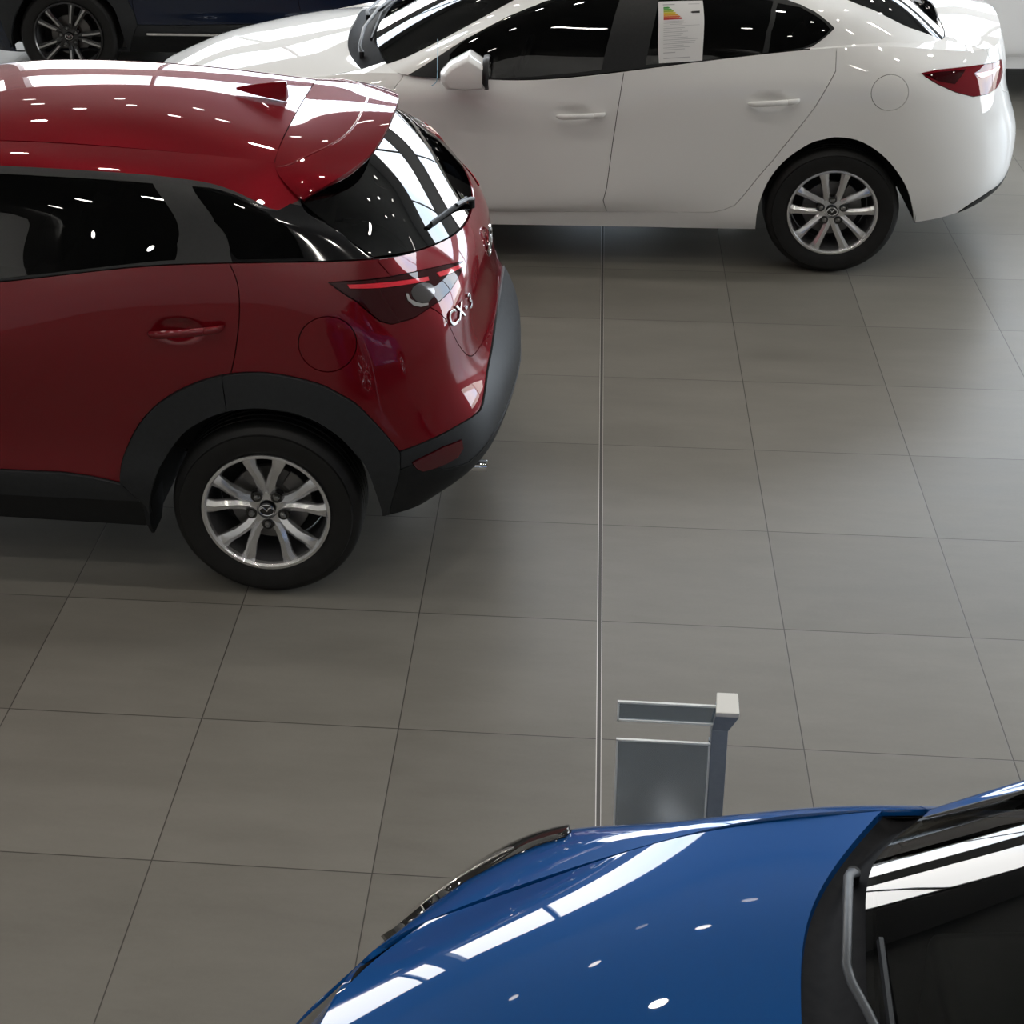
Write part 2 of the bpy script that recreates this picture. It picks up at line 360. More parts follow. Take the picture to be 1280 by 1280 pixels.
def smooth(pts, n=4, closed=False):
    """Catmull-Rom curve through the outline points"""
    P = [np.array(p, float) for p in pts]; m = len(P); out = []
    for i in range(m if closed else m - 1):
        a, b, c, d = (P[(i + k) % m] if closed else P[min(max(i + k, 0), m - 1)] for k in (-1, 0, 1, 2))
        for k in range(n):
            t = k / n
            out.append(tuple(.5 * (2 * b + (c - a) * t + (2 * a - 5 * b + 4 * c - d) * t * t + (3 * b - a - 3 * c + d) * t ** 3)))
    if not closed: out.append(tuple(P[-1]))
    return out
def to_uv(patch, pts):
    """outline points as (u,v) tuples tagged 'uv', (x,z) side points or (x,w,z) surface points -> (u,v)"""
    out = []
    for p in pts:
        if p[0] == 'uv': q = (p[1], p[2])
        elif len(p) == 2: q = patch.side(*p)
        else: q = patch.nearest(p)
        u, v = q
        u = 0.0 if u < .004 else 1.0 if u > .996 else u
        v = 0.0 if v < .012 else 1.0 if v > .988 else v
        out.append((u, v))
    return out
def cut(patch, regions, nu, nv):
    polys = [densify(to_uv(patch, r['pts']), .03) for r in regions]
    base = [(0, 0), (1, 0), (1, 1), (0, 1)]
    uu = np.linspace(0, 1, nu); vv = np.linspace(0, 1, nv)
    G = np.array([(u, v) for u in uu for v in vv])
    for x, z, rx, rz, dep in patch.bumps:
        u, v = patch.side(x, z)
        du = rx * 1.2 / UA; dv = rz * 1.2 / VA
        G = np.concatenate([G, [(a, b) for a in np.linspace(u - du * 1.2, u + du * 1.2, 23) for b in np.linspace(v - dv * 1.2, v + dv * 1.2, 17) if 0 < a < 1 and 0 < b < 1]])
    keep = np.ones(len(G), bool); GS = G * (UA, VA)
    for poly in polys:
        for i in range(len(poly)):
            a, b = poly[i], poly[(i + 1) % len(poly)]
            keep &= seg_dist(GS, (a[0] * UA, a[1] * VA), (b[0] * UA, b[1] * VA)) > .008
    corner = np.array([g in ((0., 0.), (1., 0.), (1., 1.), (0., 1.)) for g in map(tuple, G)])
    keep |= corner
    V = [Vector((g[0] * UA, g[1] * VA)) for g in G[keep]]; E = []
    for poly in [densify(base, .05)] + polys:
        k = len(V)
        V += [Vector((p[0] * UA, p[1] * VA)) for p in poly]
        E += [(k + i, k + (i + 1) % len(poly)) for i in range(len(poly))]
    ov, oe, of, *_ = delaunay_2d_cdt(V, E, [], 0, 1e-4)
    uv = np.array([(v.x / UA, v.y / VA) for v in ov]); tri = np.array([f for f in of if len(f) == 3])
    # drop slivers that lie outside the square or have no area
    P = uv[tri]; area = np.abs(np.cross(P[:, 1] - P[:, 0], P[:, 2] - P[:, 0])); tri = tri[area > 1e-9]
    c = uv[tri].mean(1); owner = np.full(len(tri), -1)
    for k, poly in enumerate(polys): owner[in_poly(c, poly)] = k
    return np.clip(uv, 0, 1), tri, owner
def panel(patch, uv, tri, off, gap, depth, centre_u=True, centre_v=False, border_gap=True):
    """half-car panel: rows of vertices, normals, faces"""
    used, inv = np.unique(tri, return_inverse=True); T = inv.reshape(-1, 3); U = uv[used]
    p = patch.ev(U[:, 0], U[:, 1]); n = patch.normal(U[:, 0], U[:, 1])
    g = patch.Q.reshape(-1, 3).mean(0); ref = p - np.array([g[0], 0, .55]); ref[:, 0] *= .3
    if (n * ref).sum() < 0: n = -n
    fn = np.cross(p[T[:, 1]] - p[T[:, 0]], p[T[:, 2]] - p[T[:, 0]]); flip = (fn * n[T].mean(1)).sum(1) < 0
    T[flip] = T[flip][:, ::-1]
    cnt = {}
    for t in T:
        for a, b, c in ((t[0], t[1], t[2]), (t[1], t[2], t[0]), (t[2], t[0], t[1])):
            key = (min(a, b), max(a, b)); cnt.setdefault(key, []).append((a, b, c))
    def on_centre(k):
        return (centre_u and (U[k, 0] < 1e-6 or U[k, 0] > 1 - 1e-6)) or (centre_v and U[k, 1] > 1 - 1e-6)
    edges = [v[0] for k, v in cnt.items() if len(v) == 1 and not (on_centre(k[0]) and on_centre(k[1]))]
    d = np.zeros_like(p)
    for a, b, c in edges:
        t = p[b] - p[a]; t = t / max(np.linalg.norm(t), 1e-9); q = np.cross(n[a], t)
        if not border_gap and ((U[a, 1] < 1e-6 and U[b, 1] < 1e-6) or (U[a, 1] > 1 - 1e-6 and U[b, 1] > 1 - 1e-6)): q = q * 1e-4
        d[a] += q; d[b] += q
    for k in set(e[0] for e in edges) | set(e[1] for e in edges):
        if on_centre(k): d[k, 1] = 0
        l = np.linalg.norm(d[k]); d[k] = d[k] / l if l > 1e-9 else 0
    dg = d.copy()
    if not border_gap:
        dg[(U[:, 1] < 1e-6) | (U[:, 1] > 1 - 1e-6)] = 0
    top = p + off * n + gap * dg
    V = [top]; N = [n]; F = [tuple(t) for t in T]
    if depth and edges:
        idx = {}; lv = []; ln = []
        k0 = len(top)
        for a, b, c in edges:
            for k in (a, b):
                if k not in idx:
                    idx[k] = k0 + len(lv); lv += [top[k], top[k] - (depth + max(off, 0)) * n[k]]; ln += [-d[k] * .8 + n[k] * .2, -d[k]]
            F.append((idx[a], idx[a] + 1, idx[b] + 1, idx[b]))
        V.append(np.array(lv)); N.append(np.array(ln))
    return np.concatenate(V), np.concatenate(N), F
def emit_panel(name, data, material, parent, sides='both', label=None):
    """sides: 'both' = one mesh across the centre plane, 'each' = a mirrored pair of objects"""
    V, N, F = data
    def half(s):
        M = np.array([1, s, 1.]); f = F if s > 0 else [tuple(reversed(q)) for q in F]
        return V * M, N * M, f
    if sides == 'both':
        a, b = half(-1), half(1); k = len(V)
        o = link_mesh(name, np.concatenate([a[0], b[0]]), a[2] + [tuple(i + k for i in q) for q in b[2]], material, parent, np.concatenate([a[1], b[1]]), label=label)
        return [o]
    return [link_mesh(name, h[0], h[2], material, parent, h[1], label=label) for h in (half(-1), half(1))]
def ruled(name, a, b, material, parent, sides='each', label=None):
    """strip between two matching point rows (x,w,z), outward side up, one object per car side"""
    a = np.array(a); b = np.array(b); n = len(a); V = np.concatenate([a, b])
    F = [(i, i + 1, n + i + 1, n + i) for i in range(n - 1)]
    N = np.zeros_like(V)
    for f in F:
        q = np.cross(V[f[2]] - V[f[0]], V[f[3]] - V[f[1]])
        if q[2] < 0: q = -q
        for k in f: N[k] += q
    N /= np.maximum(np.linalg.norm(N, axis=1, keepdims=True), 1e-9)
    if sum(np.cross(V[f[2]] - V[f[0]], V[f[3]] - V[f[1]])[2] for f in F) < 0: F = [tuple(reversed(f)) for f in F]
    return emit_panel(name, (V, N, F), material, parent, sides, label)
def build_patch(patch, regions, base, parent, nu, nv, centre_u=True, centre_v=False, shell=True, shell_skip=(), border_gap=True):
    """regions: dicts(name, pts, mat, off, gap, depth, sides, sub); name None cuts a hole"""
    uv, tri, owner = cut(patch, regions, nu, nv)
    made = {}
    for k, r in [(-1, base)] + list(enumerate(regions)):
        if r is None or r.get('name') is None: continue
        t = tri[owner == k]
        if not len(t): print('EMPTY REGION', r['name']); continue
        data = panel(patch, uv, t, r.get('off', 0.), r.get('gap', .0018), r.get('depth', .012), centre_u, centre_v, border_gap)
        par = parent
        objs = emit_panel(r['name'], data, r['mat'], par, r.get('sides', 'each'), r.get('label'))
        if r.get('sub') in made:
            owners = made[r['sub']]
            for i, o in enumerate(objs): o.parent = owners[min(i, len(owners) - 1)]
        made.setdefault(r['name'], objs)
    if shell:
        holes = [k for k, r in enumerate(regions) if r.get('name') is None or r['name'] in shell_skip]
        t = tri[~np.isin(owner, holes)]
        if len(t):
            data = panel(patch, uv, t, -.016, 0., 0., centre_u, centre_v)
            emit_panel('inner_shell', data, SHELL, parent, 'both')
    return made
# ---------------------------------------------------------------- wheels (axle along y, outer face towards -y at y = 0)
def wheel(parent, x, w, z, R, rim_r, style, side=-1):
    """tyre with the rim, hub cap, nuts and brake disc as its sub-parts; side -1 = left of the car"""
    sy = 1.0 if side < 0 else -1.0
    W = .205
    c = (0, 0, 0)
    t = MB()
    prof = [(rim_r - .004, .012), (rim_r + .008, .004), (rim_r + .02, .001), (rim_r + .05, -.006), (rim_r + .075, -.004), (R - .030, .004), (R - .012, .014), (R - .004, .024), (R, .036)]
    g = []
    for k in range(4):                                    # circumferential grooves in the tread
        y = .055 + k * .032
        g += [(R, y - .004), (R - .007, y - .003), (R - .007, y + .003), (R, y + .004)]
    prof = prof + g + [(R, W - .036), (R - .004, W - .024), (R - .03, W - .004), (rim_r + .05, W + .004), (rim_r - .004, W - .012)]
    t.lathe(prof, 96, c, sy)
    for k in range(72):                                   # shoulder blocks
        a = 2 * PI * k / 72; q = 2 * PI * .28 / 72
        pts = lambda r, y: [(r * math.cos(a - q), sy * y, r * math.sin(a - q)), (r * math.cos(a + q), sy * y, r * math.sin(a + q))]
        a1 = pts(R - .020, .010) + pts(R - .003, .030)[::-1]
        a2 = pts(R - .026, .016) + pts(R - .009, .036)[::-1]
        t.prism([tuple(p) for p in a1], [tuple(p) for p in a2])
    o = t.build('wheel', RUBBER, parent, smooth=True, sharp=40, label='black rubber tyre')
    o.location = (x, side * w, z)
    rim_mat, spoke_mat = (DARK_ALLOY, DARK_ALLOY) if style == 'dark' else (ALLOY, ALLOY)
    rim = MB()
    rim.lathe([(rim_r - .006, .010), (rim_r + .004, .002), (rim_r + .003, -.003), (rim_r - .006, -.004), (rim_r - .012, .004), (rim_r - .014, .018)], 96, c, sy)
    MB().lathe([(rim_r - .013, .017), (rim_r - .016, .026), (rim_r - .024, .05), (rim_r - .028, .19), (rim_r - .02, .195)], 72, c, sy).build('rim_barrel', BARREL, o, smooth=True)
    rim.lathe([(.0, .035), (.034, .035), (.036, .024), (.062, .026), (.072, .036), (.074, .055), (.03, .07), (.0, .07)], 48, c, sy)
    nut0 = {'red': 54, 'white': 90, 'dark': 100}[style]
    pair0 = {'red': 90, 'white': 90, 'dark': 68}[style]
    hub_half, rim_half = {'red': (15, 15), 'white': (25, 15), 'dark': (6, 12)}[style]
    faces = []
    for k in range(5):
        for s in (-1, 1):
            ah = math.radians(pair0 + 72 * k + s * hub_half); ar = math.radians(pair0 + 72 * k + s * rim_half)
            ph = np.array([.050 * math.cos(ah), .050 * math.sin(ah)]); pr = np.array([(rim_r - .010) * math.cos(ar), (rim_r - .010) * math.sin(ar)])
            d = (pr - ph); L = np.linalg.norm(d); d /= L; nrm = np.array([-d[1], d[0]])
            rings = []; frings = []
            for f, wd, y, dp in ((0, .019, .026, .03), (.25, .0175, .016, .034), (.55, .0175, .008, .034), (.8, .0205, .004, .03), (.93, .025, .004, .024), (1.0, .030, .006, .02)):
                bow = (-.010 if style == 'red' else .002) * math.sin(PI * min(1, f * 1.35)) * s
                p = ph + d * L * f + nrm * bow
                q = lambda a, b: (p[0] + nrm[0] * a, sy * b, p[1] + nrm[1] * a)
                rings.append([q(-wd, y + .016), q(-wd * .9, y + .009), q(-wd * .18 * s - .001, y - .001), q(-wd * .18 * s + .001, y - .001), q(wd * .9, y + .009), q(wd, y + .016), q(wd * .8, y + dp), q(-wd * .8, y + dp)])
                frings.append([q(-.006, y + .0005), q(.006, y + .0005), q(.006, y - .0022), q(-.006, y - .0022)])
            rim.loft(rings); faces.append(frings)
    r = rim.build('rim', rim_mat, o, smooth=True, sharp=28, label='black alloy rim' if style == 'dark' else 'silver ten-spoke alloy rim')
    if style == 'dark':
        for fr in faces:
            m = MB(); m.loft(fr[1:]); m.build('spoke_face', MACHINED, o, label='bright machined spoke edge')
    for k in range(5):
        a = math.radians(nut0 + 72 * k); n = MB()
        n.lathe([(0, .012), (.006, .012), (.0095, .015), (.0105, .03), (.0125, .034), (.0125, .045)], 6, (.057 * math.cos(a), 0, .057 * math.sin(a)), sy)
        n.build('lug_nut', NUT, o)
        MB().lathe([(.0125, .0205), (.019, .0205), (.0205, .026), (.0205, .05)], 24, (.057 * math.cos(a), 0, .057 * math.sin(a)), sy).build('nut_shade_ring', GLOSS_BLACK, o)  # raised black ring, the shade of the nut hole put into its colour
    cap = MB().lathe([(0, .017), (.022, .017), (.0265, .019), (.0285, .024), (.0285, .034)], 40, c, sy)
    cap.build('hub_cap', GLOSS_BLACK, o, smooth=True, label='black centre cap')
    emblem((0, sy * .0165, 0), .020, o, sy)
    disc = MB().lathe([(.05, .075), (.135, .075), (.137, .08), (.137, .09), (.05, .095)], 64, c, sy)
    disc.lathe([(.0, .055), (.07, .055), (.072, .08)], 40, c, sy)
    disc.build('brake_disc', BRAKE, o, smooth=True, label='grey brake disc')
    MB().lathe([(0, .150), (rim_r - .03, .150), (rim_r - .03, .158), (0, .158)], 48, c, sy).build('rim_light_block', SHELL, o)  # added black disc closing the rim's back so no light shows through
    cal = MB(); ring1, ring2 = [], []
    for k in range(7):
        a = math.radians(-8 + k * 11)
        ring1.append((.148 * math.cos(a), sy * .062, .148 * math.sin(a))); ring2.append((.085 * math.cos(a), sy * .062, .085 * math.sin(a)))
    poly = ring1 + ring2[::-1]
    cal.prism(poly, [(p[0], sy * .12, p[2]) for p in poly]).build('brake_calliper', BRAKE, o, bevel=.004)
    return o

def emblem(center, r, parent, sy=1.0, tilt=None, name='emblem'):
    """oval ring with a spread-wing mark, facing -y (sy=1)"""
    e = MB(); n = 40; t = r * .11
    ring = [(r * 1.25 * math.cos(2 * PI * k / n), 0, r * math.sin(2 * PI * k / n)) for k in range(n + 1)]
    e.tube(ring, t, 8)
    half = [(-1.18, .12), (-.75, .50), (-.42, .46), (-.18, .10), (0, -.22)]
    for s in (-1, 1):
        p = [(x * r * s, -.0004, z * r) for x, z in half]
        e.tube(p, [t * .5, t * 1.0, t * 1.15, t * 1.1, t * .9], 8)
    o = e.build(name, CHROME, parent, smooth=True, label='chrome winged oval badge')
    o.location = center
    if tilt is not None: o.rotation_euler = tilt
    elif sy < 0: o.rotation_euler = (0, 0, PI)
    return o

# ---------------------------------------------------------------- body panels
def patches(D):
    return {k: Patch(v, mirror=((True, True) if k in ('LOWER', 'GREEN') else (False, False)), mirror_v=k in ('ROOF', 'SPOILER', 'HOOD', 'RGLASS')) for k, v in D.items()}
def kk(patch, i):
    """knot position of a fractional column number"""
    a = int(math.floor(i)); f = i - a
    return float(patch.ku[a] if f == 0 else patch.ku[a] * (1 - f) + patch.ku[a + 1] * f)
def cowl(P, parent, mat_):
    H, G = P['HOOD'], P['GREEN']
    t = np.linspace(0, 1, 7); a = H.ev(np.full(7, 1.), t)
    us = []
    for q in a:                                           # matching point along the windscreen base
        uu = np.linspace(0, G.ku[4], 200); g = G.ev(uu, np.zeros(200)); us.append(uu[np.argmin(abs(g[:, 1] - q[1] * 1.0))])
    b = G.ev(np.array(us), np.zeros(7))
    rows = []
    for i in range(7):
        p, q = a[i], b[i]
        rows.append([tuple(p + (0.0, 0, -.014)), tuple(p * .7 + q * .3 + (0, 0, -.030)), tuple(p * .3 + q * .7 + (0, 0, -.022)), tuple(q + (.012, 0, .001))])
    pt = Patch(rows, mirror=(False, False), mirror_v=True)
    build_patch(pt, [], dict(name='cowl_panel', mat=mat_, gap=0, depth=.01, sides='both'), parent, 9, 25, False, True, shell=False)
def slab(name, quad, t, material, parent, bevel=.01, sub=0):
    m = MB(); a = [Vector(p) for p in quad]; n = (a[1] - a[0]).cross(a[3] - a[0]).normalized() * t
    m.prism([tuple(p) for p in a], [tuple(p + n) for p in a]); return m.build(name, material, parent, bevel=bevel, smooth=True)
def interior(parent, x_dash, x_front, x_rear, w, z0):
    d = MB()
    d.prism([(x_dash - .28, -w, z0 + .52), (x_dash, -w, z0 + .55), (x_dash + .16, -w, z0 + .46), (x_dash + .2, -w, z0 + .2), (x_dash - .28, -w, z0 + .2)],
            [(x_dash - .28, w, z0 + .52), (x_dash, w, z0 + .55), (x_dash + .16, w, z0 + .46), (x_dash + .2, w, z0 + .2), (x_dash - .28, w, z0 + .2)])
    d.build('dashboard', DASH, parent, bevel=.03, smooth=True)
    st = MB(); ring = []
    for k in range(33):
        a = 2 * PI * k / 32; ring.append((x_dash + .30 + .07 * math.sin(a), w * .52 + .18 * math.cos(a), z0 + .47 + .165 * math.sin(a)))
    st.tube(ring, .014, 8); st.tube([(x_dash + .30, w * .52 - .17, z0 + .47), (x_dash + .28, w * .52, z0 + .46), (x_dash + .30, w * .52 + .17, z0 + .47)], .018, 8)
    st.tube([(x_dash + .28, w * .52, z0 + .46), (x_dash + .1, w * .52, z0 + .40)], .03, 8)
    st.build('steering_wheel', DASH, parent, smooth=True)
    for xs, ys in ((x_front, -w * .52), (x_front, w * .52), (x_rear, -w * .5), (x_rear, w * .5)):
        m = MB()
        def ring_(x, z, hw, th, dx=0):
            return [(x - th, ys - hw, z), (x + th, ys - hw, z), (x + th, ys + hw, z), (x - th, ys + hw, z)]
        m.loft([[(xs - .48, ys - .24, z0 + .10), (xs - .48, ys + .24, z0 + .10), (xs - .48, ys + .24, z0 + .27), (xs - .48, ys - .24, z0 + .27)],
                [(xs, ys - .24, z0 + .06), (xs, ys + .24, z0 + .06), (xs, ys + .24, z0 + .24), (xs, ys - .24, z0 + .24)]])
        m.loft([ring_(xs + .0, z0 + .15, .24, .07), ring_(xs + .08, z0 + .45, .235, .065), ring_(xs + .15, z0 + .70, .19, .05)])
        m.loft([ring_(xs + .155, z0 + .69, .06, .02), ring_(xs + .165, z0 + .74, .13, .045), ring_(xs + .18, z0 + .86, .12, .04)])
        m.build('seat', SEAT_CLOTH, parent, bevel=.03, smooth=True)
def underbody(parent, x0, x1, w, axle, R, tail=.36):
    m = MB()
    m.box((axle[1] + .42, -w * .78, .19), (axle[0] - .42, w * .78, .30)); m.box((x0 + .30, -w * .72, .235), (axle[1] - .4, w * .72, .34))
    m.box((axle[1] - .42, -w * .36, .24), (axle[1] + .42, w * .36, .34)); m.box((axle[0] - .42, -w * .36, .24), (axle[0] + .30, w * .36, .34))
    m.build('underbody', SHELL, parent)
    for ax in axle:
        for s in (-1, 1):
            l = MB(); n = 24; arc = [(ax + (R + .080) * math.cos(PI * k / n), (R + .080) * math.sin(PI * k / n) + R) for k in range(n + 1)]
            arc = [(arc[0][0], tail)] + arc + [(arc[-1][0], .25)]; n += 2
            v = [(x, s * w * .36, z) for x, z in arc] + [(x, s * (w - .02), z) for x, z in arc]
            l.add(v, [(i, i + 1, n + 2 + i, n + 1 + i) for i in range(n)])
            l.add([(x, s * w * .36, z) for x, z in arc], [tuple(range(n + 1))])
            l.build('wheel_arch_liner', SHELL, parent)
def handle(parent, p0, p1, material, side, out=.030):
    """door pull between two (x,w,z) points"""
    m = MB(); a = np.array(p0); b = np.array(p1); rings = []
    for f, h, dep, o in ((0, .004, .006, .004), (.04, .011, .009, .014), (.15, .014, .010, out - .004), (.5, .0145, .010, out), (.74, .0145, .010, out), (.755, .0125, .009, out - .002), (.77, .0145, .010, out - .001), (.93, .0135, .010, out - .007), (.985, .010, .009, .012), (1, .004, .006, .004)):
        c = a + (b - a) * f; y = c[1] + o
        rings.append([(c[0] + h * .0, side * (y + dep * math.cos(t)), c[2] + h * math.sin(t)) for t in [2 * PI * k / 12 for k in range(12)]])
    m.loft(rings); return m.build('door_handle', material, parent, smooth=True, sharp=60)
def mirror_housing(parent, base, tip, mats, side, name='door_mirror'):
    """base = (x,w,z) foot on the door, tip = centre of the housing; the housing's glass faces the rear"""
    bx, bw, bz = base; cx, cw, cz = tip
    prof = [(.100, -.075), (.112, -.02), (.105, .035), (.020, .092), (-.075, .040), (-.118, -.005), (-.118, -.045), (-.095, -.078), (.0, -.084)]
    m = MB(); rings = []
    for f, sc in ((-.115, .35), (-.105, .62), (-.07, .86), (-.02, .98), (.04, 1.0), (.085, .93), (.108, .78), (.116, .45)):
        rings.append([(cx + x * sc + .02 * (1 - sc) - .012, side * (cw + f), cz + z * sc) for x, z in prof])
    m.loft(rings)
    o = m.build(name, mats, parent, smooth=True, bevel=.016, sharp=24)
    m = MB(); rings = []
    for dx, sc in ((.082, 1.0), (.098, 1.09), (.110, 1.05)):
        rings.append([(cx + dx - .01, side * (cw + y * sc), cz + z * sc - .004) for y, z in ((-.108, -.02), (-.10, .04), (-.04, .062), (.06, .062), (.108, .03), (.114, -.03), (.07, -.068), (-.07, -.068))])
    m.loft(rings); m.build('mirror_rim', SATIN_BLACK, o, smooth=True, sharp=50)
    m = MB(); m.add([(cx + .1005, side * (cw + y * 1.0), cz + z * .98 - .004) for y, z in ((-.108, -.02), (-.10, .04), (-.04, .062), (.06, .062), (.108, .03), (.114, -.03), (.07, -.068), (-.07, -.068))], [tuple(range(8))])
    m.build('mirror_glass', CHROME, o)
    m = MB(); rings = []
    for f, rx, rz in ((0, .058, .040), (.45, .050, .034), (1, .040, .026)):
        p = np.array((bx, bw - .01, bz)) * (1 - f) + np.array((cx - .01, cw - .06, cz - .055)) * f
        rings.append([(p[0] + rx * math.cos(t), side * p[1], p[2] + rz * math.sin(t)) for t in [2 * PI * k / 14 for k in range(14)]])
    m.loft(rings); m.build('mirror_foot', SATIN_BLACK, o, smooth=True, sharp=60)
    return o
def wiper(parent, arm, blade, name='wiper'):
    m = MB(); m.tube(arm, [.013] + [.009] * (len(arm) - 1), 8, .7)
    a0 = arm[0]; m.tube([(a0[0], a0[1], a0[2] - .03), (a0[0], a0[1], a0[2] + .006)], .012, 12)
    o = m.build(name, SATIN_BLACK, parent, smooth=True, sharp=50)
    b = MB(); b.tube(blade, .007, 6, 1.6); b.build('wiper_blade', BLACK_PLASTIC, o, smooth=True, sharp=50)
    return o

RS = 'each'
ARCH_OUT = smooth([(-.484,.428),(-.474,.491),(-.454,.545),(-.421,.613),(-.381,.672),(-.331,.725),(-.266,.772),(-.187,.812),(-.113,.836),(-.037,.848),(.036,.85),(.106,.842),(.163,.830),(.217,.813),(.265,.785),(.312,.753),(.356,.703),(.408,.632),(.451,.566)], 2)
ARCH_IN = smooth([(-.399,.20),(-.399,.289),(-.385,.372),(-.341,.492),(-.257,.617),(-.198,.663),(-.142,.695),(-.07,.717),(-.001,.726),(.057,.724),(.116,.716),(.174,.696),(.22,.669),(.268,.628),(.302,.584),(.342,.523),(.366,.431),(.385,.318),(.388,.25)], 3)
BUMP_EDGE = smooth([(.451,.821,.566),(.502,.8,.577),(.567,.761,.592),(.638,.695,.606),(.695,.606,.612),(.705,.557,.641),(.71,.469,.688),(.717,.365,.714),(.72,.2,.744),(.722,.052,.756)], 2)
GATE_EDGE = smooth([(.38,.716,1.189),(.399,.707,1.163),(.42,.698,1.131),(.459,.682,1.08),(.508,.661,1.027),(.556,.629,.985),(.583,.612,.95),(.6,.603,.912),(.618,.592,.863),(.642,.563,.806),(.665,.517,.77),(.686,.436,.765)], 3)
